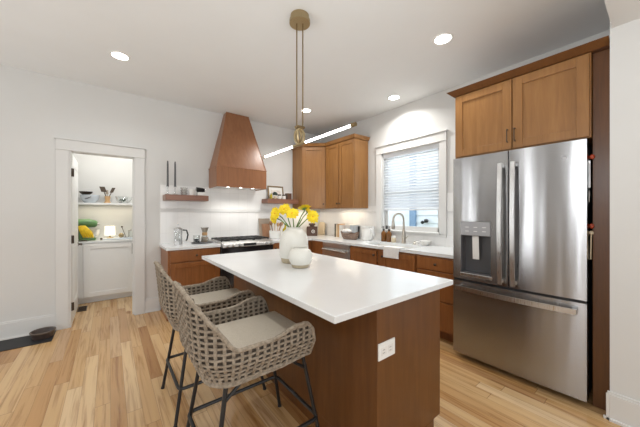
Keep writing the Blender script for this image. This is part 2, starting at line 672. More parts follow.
# open pantry door
r = sroot('door_1', (-.352, YB + .14, 0), 'white pantry door standing open on dark hinges', 'door')
m = MB().box(-.390, -.350, YB + .125, YB + .86, .012, 2.065)
m.build('leaf', PWHITE, r, bevel=.002)
m = MB()
for z0, z1 in ((.22, .92), (1.10, 1.93)):
    x = -.350
    for a, b, c, d in ((YB + .22, YB + .235, z0, z1), (YB + .745, YB + .76, z0, z1), (YB + .235, YB + .745, z0, z0 + .015), (YB + .235, YB + .745, z1 - .015, z1)):
        m.box(x, x + .006, a, b, c, d)
m.build('panel_moulding', PWHITE, r)
for z in (.19, .985, 1.778):
    h = MB().box(-.3535, -.328, YB + .002, YB + .008, z, z + .095)
    h.tube([(-.346, YB - .006, z), (-.346, YB - .006, z + .095)], .008)
    h.build('hinge', BRONZE, r)
h = MB().lathe([(.026, 0), (.026, .008), (.012, .01), (.012, .045)], (-.350, YB + .79, .905), 14, ax='x')
h.tube([(-.31, YB + .79, .905), (-.306, YB + .70, .903)], [.011, .008])
h.build('lever_handle', BRONZE, r, smooth=True)

# backsplash tile with a pencil ledge
m = MB().box(.56, 2.71, YB - .010, YB, .92, 1.74).box(2.71, XS, YB - .010, YB, .92, 1.44)
m.box(XS - .010, XS, 1.26, wy0 - .09, .92, 1.60).box(XS - .010, XS, wy1 + .105, YB - .01, .92, 1.46)
m.box(XS - .010, XS, wy0 - .09, wy1 + .105, .92, 1.075)
struct(m.build('trim_backsplash', TILE), 'glossy white tile backsplash above the counters', 'backsplash')
m = MB().box(.56, XS - .01, YB - .020, YB - .01, 1.362, 1.378).box(.56, XS - .01, YB - .015, YB - .01, 1.378, 1.412)
m.box(XS - .020, XS - .01, wy1 + .105, YB - .02, 1.362, 1.378).box(XS - .020, XS - .01, 1.26, wy0 - .09, 1.362, 1.378)
struct(m.build('trim_tile_ledge', TRIM, bevel=.002), 'thin pale ledge tile running through the backsplash', 'tile trim')

# ------------------------------------------------------------------ kitchen window
r = sroot('window_1', (XS, 2.27, 1.0), 'white framed window above the kitchen sink', 'window')
m = MB().box(XS - .022, XS, wy1, wy1 + .105, 1.06, 2.275).box(XS - .022, XS, wy0 - .09, wy0, 1.06, 2.275)
m.box(XS - .024, XS, wy0 - .09, wy1 + .105, 2.275, 2.385).box(XS - .040, XS, wy0 - .105, wy1 + .12, 2.385, 2.402)
m.box(XS - .030, XS, wy0 - .096, wy1 + .111, 2.268, 2.280)
m.build('casing', TRIM, r, bevel=.002)
m = MB().box(XS - .045, XS + .12, wy0 - .0, wy1, 1.070, 1.09).box(XS - .022, XS, wy0 - .09, wy1 + .105, 1.035, 1.075)
m.build('sill', TRIM, r, bevel=.003)
m = MB()
m.box(XS, XS + .12, wy0, wy0 + .018, 1.09, 2.27).box(XS, XS + .12, wy1 - .018, wy1, 1.09, 2.27).box(XS, XS + .12, wy0, wy1, 2.25, 2.27)
m.build('jamb', TRIM, r)
m = MB()
a0, a1 = wy0 + .018, wy1 - .018
m.box(XS + .06, XS + .10, a0, a0 + .05, 1.09, 2.25).box(XS + .06, XS + .10, a1 - .05, a1, 1.09, 2.25)
m.box(XS + .06, XS + .10, a0, a1, 1.09, 1.155).box(XS + .06, XS + .10, a0, a1, 2.20, 2.25).box(XS + .06, XS + .10, a0, a1, 1.66, 1.70)
m.build('sash', TRIM, r, bevel=.003)
MB().box(XS + .078, XS + .082, a0 + .05, a1 - .05, 1.155, 2.20).build('pane', PANE, r)

b = thing('window_blind', (XS + .03, 2.27, 1.40), 'white horizontal slat blind lowered two thirds over the window', 'blind')
MB().box(XS + .004, XS + .055, a0 + .004, a1 - .004, 2.195, 2.25).build('headrail', SLAT, b, bevel=.003)
m = MB()
n = 19
for i in range(n):
    z = 2.165 - i * (2.165 - 1.43) / (n - 1)
    c = Vector((XS + .03, 0, z))
    dx, dz = .0165, .0185
    m.obox((XS + .03 - dx, a0 + .006, z - dz), (2 * dx, 0, 2 * dz), (0, a1 - a0 - .012, 0), (-.0016, 0, .0026))
m.build('slats', SLAT, b)
MB().box(XS + .008, XS + .052, a0 + .006, a1 - .006, 1.385, 1.405).build('bottom_rail', SLAT, b, bevel=.003)
for y in (a0 + .14, a1 - .14):
    MB().tube([(XS + .006, y, 2.2), (XS + .006, y, 1.40)], .0015, 5).build('ladder_cord', SLAT, b)

# outside: a neighbour's white house
r = thing('neighbour_house', (6.6, 4.5, -.3), 'white sided neighbouring house seen through the sink window', 'house')
m = MB()
for i in range(26):
    z = -.3 + i * .2
    m.prism([(6.5, -2, z), (6.53, -2, z + .2), (6.8, -2, z + .2), (6.8, -2, z)], (0, 14, 0))
m.build('siding', SIDING, r)
MB().box(6.44, 6.52, 4.13, 4.30, -.3, 3.5).build('corner_board', BLUEX, r)
m = MB().box(6.40, 6.52, 3.80, 3.84, 1.10, 1.19).lathe([(.04, 0), (.06, .05), (.02, .09)], (6.40, 3.78, 1.11), 10).ball((6.42, 3.90, 1.11), .045)
m.build('wall_lantern', BLACK, r)
m = MB().box(3.6, 14, -8, 16, -.4, -.3)
struct(m.build('ground', GROUND), 'lawn outside the kitchen window', 'ground')

# ------------------------------------------------------------------ cabinet parts
X_, Y_, Z_ = Vector((1, 0, 0)), Vector((0, 1, 0)), Vector((0, 0, 1))


def shaker(o, u, n, w, h, mat, parent, name='door', rail=.058, t=.02, label=None):
    """framed door: o lower corner on the carcass face, u along its width, n outwards"""
    o, u, n = Vector(o), Vector(u), Vector(n)
    mb = MB()
    mb.obox(o, u * rail, Z_ * h, n * t)
    mb.obox(o + u * (w - rail), u * rail, Z_ * h, n * t)
    mb.obox(o + u * rail, u * (w - 2 * rail), Z_ * rail, n * t)
    mb.obox(o + u * rail + Z_ * (h - rail), u * (w - 2 * rail), Z_ * rail, n * t)
    d = mb.build(name, mat, parent, bevel=.0025)
    MB().obox(o + u * (rail - .004) + Z_ * (rail - .004), u * (w - 2 * rail + .008), Z_ * (h - 2 * rail + .008), n * (t - .011)).build('panel', mat, d)
    return d


def slab(o, u, n, w, h, mat, parent, name='drawer', t=.02):
    return MB().obox(o, Vector(u) * w, Z_ * h, Vector(n) * t).build(name, mat, parent, bevel=.003)


def knob(p, n, parent):
    n = Vector(n)
    mb = MB()
    p = Vector(p)
    mb.tube([p, p + n * .012, p + n * .016, p + n * .026, p + n * .030], [.006, .006, .014, .015, .010], 10)
    return mb.build('knob', BRONZE, parent, smooth=True)


def pull(p, length, n, parent, mat=None, d=Z_):
    p, n, d = Vector(p), Vector(n), Vector(d)
    mb = MB()
    mb.tube([p, p + n * .028, p + n * .03 + d * .004, p + n * .03 + d * (length - .004), p + n * .028 + d * length, p + d * length], .0038, 8)
    return mb.build('handle', mat or BRONZE, parent, smooth=True)


NY, NX = Vector((0, -1, 0)), Vector((-1, 0, 0))
CT = .885   # carcass top
YF, XF = 3.745, 2.745   # cabinet faces of the two runs

# base cabinet left of the range
r = thing('base_cabinet', (.88, 4.0, 0), 'brown base cabinet with one drawer, left of the range', 'cabinet')
MB().box(.565, 1.195, YF, YB - .012, .10, CT).box(.565, 1.195, YF + .07, YB - .012, 0, .10).build('body', CABB, r, bevel=.002)
d = slab((.590, YF, .735), X_, NY, .595, .140, CABB, r)
knob((.888, YF - .02, .805), NY, d)
d = shaker((.590, YF, .115), X_, NY, .595, .605, CABB, r)
knob((1.15, YF - .02, .66), NY, d)

# base cabinet right of the range
r = thing('base_cabinet', (2.36, 4.0, 0), 'narrow brown base cabinet in the corner right of the range', 'cabinet')
MB().box(1.985, XF - .004, YF, YB - .012, .10, CT).box(1.985, XF - .004, YF + .07, YB - .012, 0, .10).build('body', CABB, r, bevel=.002)
d = shaker((1.995, YF, .115), X_, NY, .66, .76, CABB, r)
knob((2.03, YF - .02, .80), NY, d)

# dishwasher corner filler and cabinet runs along the sink wall
r = thing('base_cabinet', (3.05, 3.6, 0), 'blind brown corner base cabinet beyond the dishwasher', 'cabinet')
MB().box(XF + .002 + .02, XS - .012, 3.44, YF - .0 + .55, .10, CT).box(XF, XF + .022, 3.44, YF, .10, CT).box(XF + .07, XF + .09, 3.44, YF, 0, .1).build('body', CABB, r, bevel=.002)

r = thing('sink_cabinet', (3.05, 2.26, 0), 'brown double door cabinet under the kitchen sink', 'cabinet')
m = MB().box(XF, XS - .012, 1.745, 1.765, .10, CT).box(XF, XS - .012, 2.775, 2.795, .10, CT).box(XF, XS - .012, 1.765, 2.775, .10, .12)
m.box(XF, XF + .02, 1.765, 2.775, .845, CT).box(XF, XF + .02, 2.235, 2.305, .12, .845).box(XF + .07, XF + .09, 1.745, 2.795, 0, .10)
m.build('body', CABB, r, bevel=.002)
d = shaker((XF, 1.752, .115), Y_, NX, .478, .745, CABB, r)
knob((XF - .02, 2.20, .80), NX, d)
d = shaker((XF, 2.310, .115), Y_, NX, .478, .745, CABB, r)
knob((XF - .02, 2.338, .80), NX, d)

r = thing('drawer_cabinet', (3.05, 1.5, 0), 'brown three drawer base cabinet beside the fridge', 'cabinet')
MB().box(XF, XS - .012, 1.262, 1.741, .10, CT).box(XF + .07, XS - .012, 1.262, 1.741, 0, .10).build('body', CABB, r, bevel=.002)
for z0, z1 in ((.735, .865), (.425, .722), (.115, .412)):
    d = slab((XF, 1.275, z0), Y_, NX, .45, z1 - z0, CABB, r)
    knob((XF - .02, 1.50, (z0 + z1) / 2), NX, d)

# dishwasher
r = thing('dishwasher', (3.05, 3.12, 0), 'stainless dishwasher with bar handle in the sink run', 'dishwasher')
MB().box(XF + .02, XS - .03, 2.803, 3.432, .10, .882).box(XF + .08, XS - .03, 2.803, 3.432, 0, .10).build('body', DGREY, r)
MB().box(XF - .022, XF + .02, 2.810, 3.425, .115, .800).build('door', STEELP, r, bevel=.004)
MB().box(XF - .016, XF + .02, 2.810, 3.425, .806, .880).build('control_panel', STEELP, r, bevel=.003)
m = MB().tube([(XF - .055, 2.85, .775), (XF - .055, 3.385, .775)], .016, 10)
m.tube([(XF - .022, 2.88, .775), (XF - .055, 2.88, .775)], .008, 8).tube([(XF - .022, 3.355, .775), (XF - .055, 3.355, .775)], .008, 8)
m.build('handle', STEELH, r, smooth=True)

# countertops
m = MB().box(.545, 1.200, YF - .025, YB - .012, .885, .92)
tag(m.build('countertop', QUARTZ, bevel=.003), 'short white quartz countertop left of the range', 'countertop')
r = thing('countertop', (3.05, 2.8, .885), 'long white quartz countertop turning the corner and holding the sink', 'countertop')
sy0, sy1, sx0, sx1 = 1.90, 2.64, 2.82, 3.20
m = MB().box(1.985, XS - .012, YF - .025, YB - .012, .885, .92)
m.box(XF - .025, XS - .012, sy1, YF - .025, .885, .92).box(XF - .025, XS - .012, 1.258, sy0, .885, .92)
m.box(XF - .025, sx0, sy0, sy1, .885, .92).box(sx1, XS - .012, sy0, sy1, .885, .92)
m.build('slab', QUARTZ, r)
m = MB().box(sx0 - .01, sx1 + .01, sy0 - .01, sy1 + .01, .70, .71)
m.box(sx0 - .012, sx0 - .002, sy0 - .01, sy1 + .01, .71, .885).box(sx1 + .002, sx1 + .012, sy0 - .01, sy1 + .01, .71, .885)
m.box(sx0 - .002, sx1 + .002, sy0 - .012, sy0 - .002, .71, .885).box(sx0 - .002, sx1 + .002, sy1 + .002, sy1 + .012, .71, .885)
tag(m.build('kitchen_sink', WHITEC, bevel=.002), 'white sink basin set into the long countertop under the window', 'sink')

# ------------------------------------------------------------------ range
r = thing('gas_range', (1.59, 4.0, 0), 'stainless gas range with black grates under the hood', 'range')
rx0, rx1 = 1.206, 1.979
MB().box(rx0, rx1, YF + .0, YB - .015, .06, .905).box(rx0 + .05, rx1 - .05, YF + .05, YB - .05, 0, .06).build('body', DGREY, r, bevel=.003)
MB().box(rx0 - .004, rx1 + .004, YF + .015, YB - .013, .905, .942).build('cooktop', STEELP, r, bevel=.004)
MB().prism([(rx0, YF - .0, .946), (rx0, YF - .075, .922), (rx0, YF - .085, .876), (rx0, YF, .868)], (rx1 - rx0, 0, 0)).build('control_panel', STEELP, r, bevel=.004)
for i, x in enumerate((.06, .145, .23, rx1 - rx0 - .145, rx1 - rx0 - .06)):
    k = MB()
    p = Vector((rx0 + x, YF - .081, .899))
    nn = Vector((0, -.99, .16)).normalized()
    k.tube([p, p + nn * .006, p + nn * .008, p + nn * .034, p + nn * .037], [.026, .026, .019, .017, .014], 14)
    k.build('knob', STEELH, r, smooth=True)
k = MB().obox((rx0 + .29, YF - .0826, .884), (.19, 0, 0), (0, .0065, .034), (0, -.003, .0006)).build('display', BLACKG, r)
MB().box(rx0 + .004, rx1 - .004, YF - .05, YF, .24, .864).build('oven_door', BLACKG, r, bevel=.005)
m = MB().tube([(rx0 + .04, YF - .105, .775), (rx1 - .04, YF - .105, .775)], .013, 10)
for x in (rx0 + .07, rx1 - .07):
    m.tube([(x, YF - .05, .775), (x, YF - .105, .775)], .009, 8)
m.build('oven_handle', STEELH, r, smooth=True)
MB().box(rx0 + .004, rx1 - .004, YF - .04, YF, .075, .228).build('warming_drawer', STEELP, r, bevel=.004)
for i in range(3):
    x0 = rx0 + .02 + i * .246
    x1 = x0 + .240
    m = MB()
    for y in (YF + .06, YF + .27, YF + .50):
        m.box(x0, x1, y, y + .016, .955, .973)
    for k in range(4):
        xx = x0 + k * (.224 / 3)
        m.box(xx, xx + .016, YF + .06, YF + .516, .955, .974)
    for y in (YF + .06, YF + .50):
        for xx in (x0, x1 - .016):
            m.box(xx, xx + .016, y, y + .016, .942, .957)
    m.build('grate', BLACK, r, bevel=.002)
for x in (rx0 + .14, rx0 + .386, rx1 - .14):
    for y in (YF + .17, YF + .40):
        MB().lathe([(.045, 0), (.045, .008), (.034, .009), (.03, .016), (.001, .017)], (x, y, .942), 18).build('burner', BLACK, r, smooth=True)

# ------------------------------------------------------------------ hood
r = thing('range_hood', (1.59, 4.1, 1.72), 'tapered brown wood range hood reaching the ceiling', 'range hood')
hx0, hx1, hy = 1.205, 1.985, 3.935
zb, zt = 1.728, 2.02
m = MB().box(hx0, hx1, hy, hy + .02, zb, zt).box(hx0, hx0 + .02, hy + .02, YB - .012, zb, zt).box(hx1 - .02, hx1, hy + .02, YB - .012, zb, zt)
m.build('apron', HOODW, r, bevel=.003)
m = MB()
a = m.ring([(hx0 + .008, hy + .008, zt), (hx1 - .008, hy + .008, zt), (hx1 - .008, YB - .001, zt), (hx0 + .008, YB - .001, zt)])
bt = m.ring([(1.435, 4.19, ZC - .002), (1.785, 4.19, ZC - .002), (1.785, YB - .001, ZC - .002), (1.435, YB - .001, ZC - .002)])
m.bridge(a, bt)
m.cap(a)
m.cap(bt)
m.build('canopy', HOODW, r, bevel=.003)
m = MB()
e0, e1 = Vector((hx0 + .004, hy + .004, zt)), Vector((hx1 - .004, hy + .004, zt))
m.box(hx0 - .004, hx1 + .004, hy - .004, YB - .001, zt - .008, zt + .004)
m.build('seam_moulding', HOODW, r, bevel=.002)
m = MB()
for p, q in (((hx0 + .006, hy + .006, zt), (1.434, 4.188, ZC - .004)), ((hx1 - .006, hy + .006, zt), (1.786, 4.188, ZC - .004))):
    m.tube([p, q], .006, 6)
m.build('corner_bead', HOODW, r)
MB().box(hx0 + .02, hx1 - .02, hy + .02, YB - .012, zb + .012, zb + .03).build('liner', STEELP, r)
for x in (1.40, 1.595, 1.79):
    MB().lathe([(.022, 0), (.022, .006)], (x, 4.02, zb + .005), 18).build('lamp_lens', LAMPW, r)
    l = bpy.data.lights.new('hood_lamp', 'SPOT')
    l.energy = 6.5
    l.color = (1, .97, .92)
    l.spot_size = 2.3
    l.spot_blend = .6
    l.shadow_soft_size = .03
    o = bpy.data.objects.new('hood_lamp', l)
    o.location = (x, 4.02, zb - .002)
    COL.objects.link(o)

# ------------------------------------------------------------------ upper cabinets
uz0, uz1 = 1.427, 2.535
cx = XS - .012
r = thing('corner_wall_cabinet', (3.0, 4.0, uz0), 'brown diagonal corner wall cabinet with single door', 'cabinet')
pl = [(2.715, YB - .012), (2.715, 4.005), (3.055, 3.735), (cx, 3.735), (cx, YB - .012)]
MB().prism([(x, y, uz0) for x, y in pl], (0, 0, uz1 - uz0)).build('body', CAB, r, bevel=.002)
p0, p1 = Vector((2.715, 4.005, 0)), Vector((3.055, 3.735, 0))
u = (p1 - p0).normalized()
nn = Vector((-u.y, u.x, 0))
if nn.y > 0:
    nn = -nn
wd = (p1 - p0).length
d = shaker(p0 + u * .022 + Z_ * (uz0 + .012), u, nn, wd - .044, uz1 - uz0 - .03, CAB, r)
knob(p0 + u * (wd - .05) + nn * .02 + Z_ * (uz0 + .08), nn, d)
cr = [(2.700, YB - .012), (2.700, 3.99), (3.040, 3.72), (3.043, 3.735), (cx, 3.735), (cx, YB - .012)]
cr2 = [(2.672, YB - .012), (2.672, 3.976), (3.018, 3.70), (3.02, 3.735), (cx, 3.735), (cx, YB - .012)]
m = MB()
ra = m.ring([(x, y, uz1) for x, y in cr])
rb = m.ring([(x, y, uz1 + .05) for x, y in cr2])
m.bridge(ra, rb)
m.cap(ra)
m.cap(rb)
m.build('crown', CAB, r)

r = thing('wall_cabinet', (3.2, 3.38, uz0), 'brown double door wall cabinet left of the window', 'cabinet')
MB().box(3.055, cx, 3.025, 3.733, uz0, uz1).build('body', CAB, r, bevel=.002)
for y0 in (3.031, 3.385):
    d = shaker((3.055, y0, uz0 + .008), Y_, NX, .343, uz1 - uz0 - .022, CAB, r)
    knob((3.035, y0 + (.318 if y0 < 3.2 else .025), uz0 + .08), NX, d)
m = MB()
ra = m.ring([(x, y, uz1) for x, y in ((3.03, 3.01), (3.03, 3.733), (cx, 3.733), (cx, 3.01))])
rb = m.ring([(x, y, uz1 + .05) for x, y in ((3.0, 2.98), (3.0, 3.733), (cx, 3.733), (cx, 2.98))])
m.bridge(ra, rb)
m.cap(ra)
m.cap(rb)
m.build('crown', CAB, r)
# under-cabinet lighting strips
for o_, (sx, sy) in (((3.24, 3.38, uz0 - .012), (.05, .6)), ((2.98, 4.15, uz0 - .012), (.35, .05))):
    area('under_cabinet_strip', o_, (0, 0, 0), sx, sy, 1.7, (1, .86, .66))

# cabinet over the fridge
r = thing('fridge_cabinet', (3.0, .78, 1.87), 'brown two door cabinet above the fridge with dark handles', 'cabinet')
fx = 2.622
MB().box(fx, cx, .318, 1.246, 1.866, 2.455).build('body', CAB, r, bevel=.002)
for y0, w, hy_ in ((.326, .447, .755), (.781, .457, .800)):
    d = shaker((fx, y0, 1.872), Y_, NX, w, .572, CAB, r, rail=.066)
    pull((fx - .02, hy_ if y0 < .5 else .806, 1.93), .10, NX, d)
m = MB()
ra = m.ring([(x, y, 2.455) for x, y in ((fx - .012, .230), (fx - .012, 1.258), (cx, 1.258), (cx, .230))])
rb = m.ring([(x, y, 2.50) for x, y in ((fx - .06, .230), (fx - .06, 1.306), (cx, 1.306), (cx, .230))])
m.bridge(ra, rb)
m.cap(ra)
m.cap(rb)
m.build('crown', ISL, r)
m = MB().box(2.66, 2.70, .229, .316, 0, 2.454)
tag(m.build('filler_panel', ISL, bevel=.002), 'tall dark brown filler panel between fridge and white wall', 'panel')

# ------------------------------------------------------------------ fridge
fy0, fy1 = .332, 1.236
r = thing('fridge', (2.95, .78, 0), 'stainless french door fridge with bottom freezer drawer', 'refrigerator')
MB().box(2.665, 3.34, fy0 + .010, fy1 - .008, .05, 1.835).build('body', DGREY, r, bevel=.004)
MB().box(2.70, 3.3, fy0 + .02, fy1 - .02, 0, .05).build('toe_grille', BLACK, r)
MB().box(2.655, 2.67, fy0 + .014, fy1 - .012, .055, 1.83).box(2.565, 2.66, fy0 + .006, fy1 - .006, .7225, .7415).box(2.565, 2.66, .7825, .7895, .75, 1.84).build('gasket_and_gap_shade', BLACK, r)  # black strips in the door slits paint the shade there


def bowed(y0, y1, z0, z1, bow=.014, hole=None):
    """bowed steel front across the fridge width"""
    mid, half = (fy0 + fy1) / 2, (fy1 - fy0) / 2

    def xf(y):
        t = (y - mid) / half
        return 2.562 - bow * (1 - t * t)
    mb = MB()

    def strip(ya, yb, za, zb_):
        n = max(2, int((yb - ya) / .03))
        fr, bk = [], []
        for i in range(n + 1):
            y = ya + (yb - ya) * i / n
            fr.append((xf(y), y))
            bk.append((2.652, y))
        poly = [(x, y, za) for x, y in fr] + [(x, y, za) for x, y in reversed(bk)]
        mb.prism(poly, (0, 0, zb_ - za))
    if hole:
        a, b_, c, d_ = hole
        strip(y0, a, z0, z1)
        strip(b_, y1, z0, z1)
        strip(a, b_, z0, c)
        strip(a, b_, d_, z1)
    else:
        strip(y0, y1, z0, z1)
    return mb, xf


hole = (.915, 1.165, .80, 1.268)
mb, xf = bowed(.790, fy1, .742, 1.850, hole=hole)
dl = mb.build('left_door', STEEL, r, smooth=True)
mb, _ = bowed(fy0, .782, .742, 1.850)
dr = mb.build('right_door', STEEL, r, smooth=True)
mb, _ = bowed(fy0, fy1, .055, .722)
df = mb.build('freezer_drawer', STEEL, r, smooth=True)
for ya, yb in ((fy0 + .02, fy0 + .10), (fy1 - .10, fy1 - .02)):
    MB().box(2.60, 2.72, ya, yb, 1.838, 1.858).build('hinge_cover', DGREY, r, bevel=.003)
# dispenser
m = MB()
a, b_, c, d_ = hole
m.box(2.632, 2.645, a, b_, c, d_ - .12).box(2.556, 2.645, a, a + .006, c, d_ - .12).box(2.556, 2.645, b_ - .006, b_, c, d_ - .12).box(2.556, 2.645, a, b_, c, c + .012)
m.build('dispenser_recess', DGREY, dl)
MB().box(2.544, 2.62, a + .002, b_ - .002, d_ - .125, d_ - .002).build('dispenser_panel', GREYP, dl, bevel=.003)
m = MB()
for i in range(3):
    for zz in (1.180, 1.215):
        MB().box(2.543, 2.5445, a + .035 + i * .07, a + .065 + i * .07, zz, zz + .005).build('panel_mark', CARD, dl)
m.bm.free()
MB().obox((2.585, 1.02, .93), (.008, 0, 0), (0, .055, 0), (-.012, 0, .21)).build('dispenser_paddle', WHITEP, dl, bevel=.004)
MB().prism([(2.548, a - .012, c - .028), (2.548, b_ + .004, c - .028), (2.64, b_ + .004, c - .028), (2.64, a - .012, c - .028)], (0, 0, .03)).build('drip_tray', STEELH, dl, bevel=.004)


def vhandle(y, parent):
    mb = MB()
    n = 14
    pts = []
    for i in range(n + 1):
        t = i / n
        z = .765 + t * .985
        bow = .055 + .02 * math.sin(PI * t)
        pts.append((2.548 - bow, z))
    for (xa, za), (xb, zb2) in zip(pts, pts[1:]):
        mb.obox((xa, y - .014, za), (0, .028, 0), (xb - xa, 0, zb2 - za), (.016, 0, 0))
    mb.box(2.49, 2.555, y - .012, y + .012, .775, .800).box(2.49, 2.555, y - .012, y + .012, 1.715, 1.740)
    bmesh.ops.remove_doubles(mb.bm, verts=mb.bm.verts, dist=.0005)
    return mb.build('handle', STEELH, parent)


vhandle(.832, dl)
vhandle(.742, dr)
m = MB()
n = 24
prev = None
for i in range(n):
    def P(k):
        t = k / n
        y = fy0 + .045 + t * (fy1 - fy0 - .09)
        return (2.548 - .048 - .024 * math.sin(PI * t), y)
    xa, ya = P(i)
    xb, yb = P(i + 1)
    m.obox((xa, ya, .648), (xb - xa, yb - ya, 0), (0, 0, .036), (.016, 0, 0))
for y in (fy0 + .06, fy1 - .06):
    m.box(2.50, 2.56, y - .012, y + .012, .652, .675)
bmesh.ops.remove_doubles(m.bm, verts=m.bm.verts, dist=.0005)
m.build('handle', STEELH, df)
k = MB().lathe([(.016, 0), (.016, .003), (.012, .0035)], (0, 0, 0), 18, ax='x')
for vv in k.bm.verts:
    vv.co = Vector((2.558 - vv.co.x, .447 + vv.co.y, 1.735 + vv.co.z))
kb = k.build('round_badge', GREYP, dr, smooth=True)
m = MB().tube([(2.5535, .447 + .006 * math.cos(t / 8 * 1.7 * PI), 1.735 + .008 * math.sin(t / 8 * 1.7 * PI)) for t in range(9)], .0012, 5)
m.build('badge_script', STEELH, kb)

# small things hung on the dark side of the fridge
m = MB().ball((2.655, .318, 1.735), .019, .9, .8, 1).tube([(2.655, .341, 1.735), (2.655, .322, 1.735)], .006)
tag(m.build('magnet', RED, smooth=True), 'round orange red magnet high on the dark fridge side', 'magnet')
m = MB().ball((2.655, .320, 1.252), .017, .9, .8, 1.1).tube([(2.655, .341, 1.252), (2.655, .322, 1.252)], .006)
tag(m.build('magnet', RED, smooth=True), 'dull red magnet lower down on the fridge side', 'magnet')
m = MB().ball((2.650, .321, 1.205), .016, .9, .8, 1).tube([(2.650, .322, 1.20), (2.651, .325, 1.02)], .004).tube([(2.650, .341, 1.205), (2.65, .322, 1.205)], .005)
tag(m.build('measuring_spoon', CREAM, smooth=True), 'pale long handled spoon hanging below the red magnet on fridge', 'spoon')
m = MB().box(2.645, 2.658, .330, .341, 1.42, 1.50)
tag(m.build('note_card', CARD), 'small pale card stuck midway on the fridge side', 'card')
m = MB().tube([(2.652, .330, 1.70), (2.652, .330, 1.52)], .006).box(2.646, 2.66, .326, .341, 1.69, 1.71)
tag(m.build('bottle_opener', STEELH, smooth=True), 'slim dark metal opener hanging under the orange red magnet', 'opener')

# ------------------------------------------------------------------ island
r = thing('kitchen_island', (1.33, 1.83, 0), 'dark brown kitchen island with white overhanging top', 'kitchen island')
ix0, ix1, iy0, iy1 = 1.024, 1.615, .862, 2.77
m = MB().box(ix0, ix1, iy0, iy1, .10, .889).box(ix0, ix1 - .07, iy0, iy1, 0, .10)
m.build('body', ISL, r, bevel=.002)
m = MB().box(ix0 + .0, ix0 + .02, iy0 - .002, iy0, .0, .889)
m.box(.722, 1.716, .828, 2.832, .889, .92)
m2 = MB().box(.722, 1.716, .828, 2.832, .889, .921)
m.bm.free()
m2.build('worktop', QUARTZ, r, bevel=.004)
n = 4
w = (iy1 - iy0 - .02) / n
for i in range(n):
    y0 = iy0 + .01 + i * w
    d = shaker((ix1 + .001, y0 + .003, .115), Y_, X_, w - .006, .76, ISL, r)
    knob((ix1 + .021, y0 + (.04 if i % 2 else w - .04), .80), X_, d)
o = MB().box(1.028, 1.156, iy0 - .007, iy0 - .0, .622, .705).build('outlet_plate', WHITEP, r, bevel=.002)
m = MB()
m.bm.free()
for x in (1.047, 1.097):
    MB().box(x, x + .040, iy0 - .0085, iy0 - .0065, .645, .682).build('socket', WHITEC, o, bevel=.001)
    for z in (.653, .668):
        MB().box(x + .010, x + .026, iy0 - .0092, iy0 - .008, z, z + .0035).build('slot', GREYP, o)

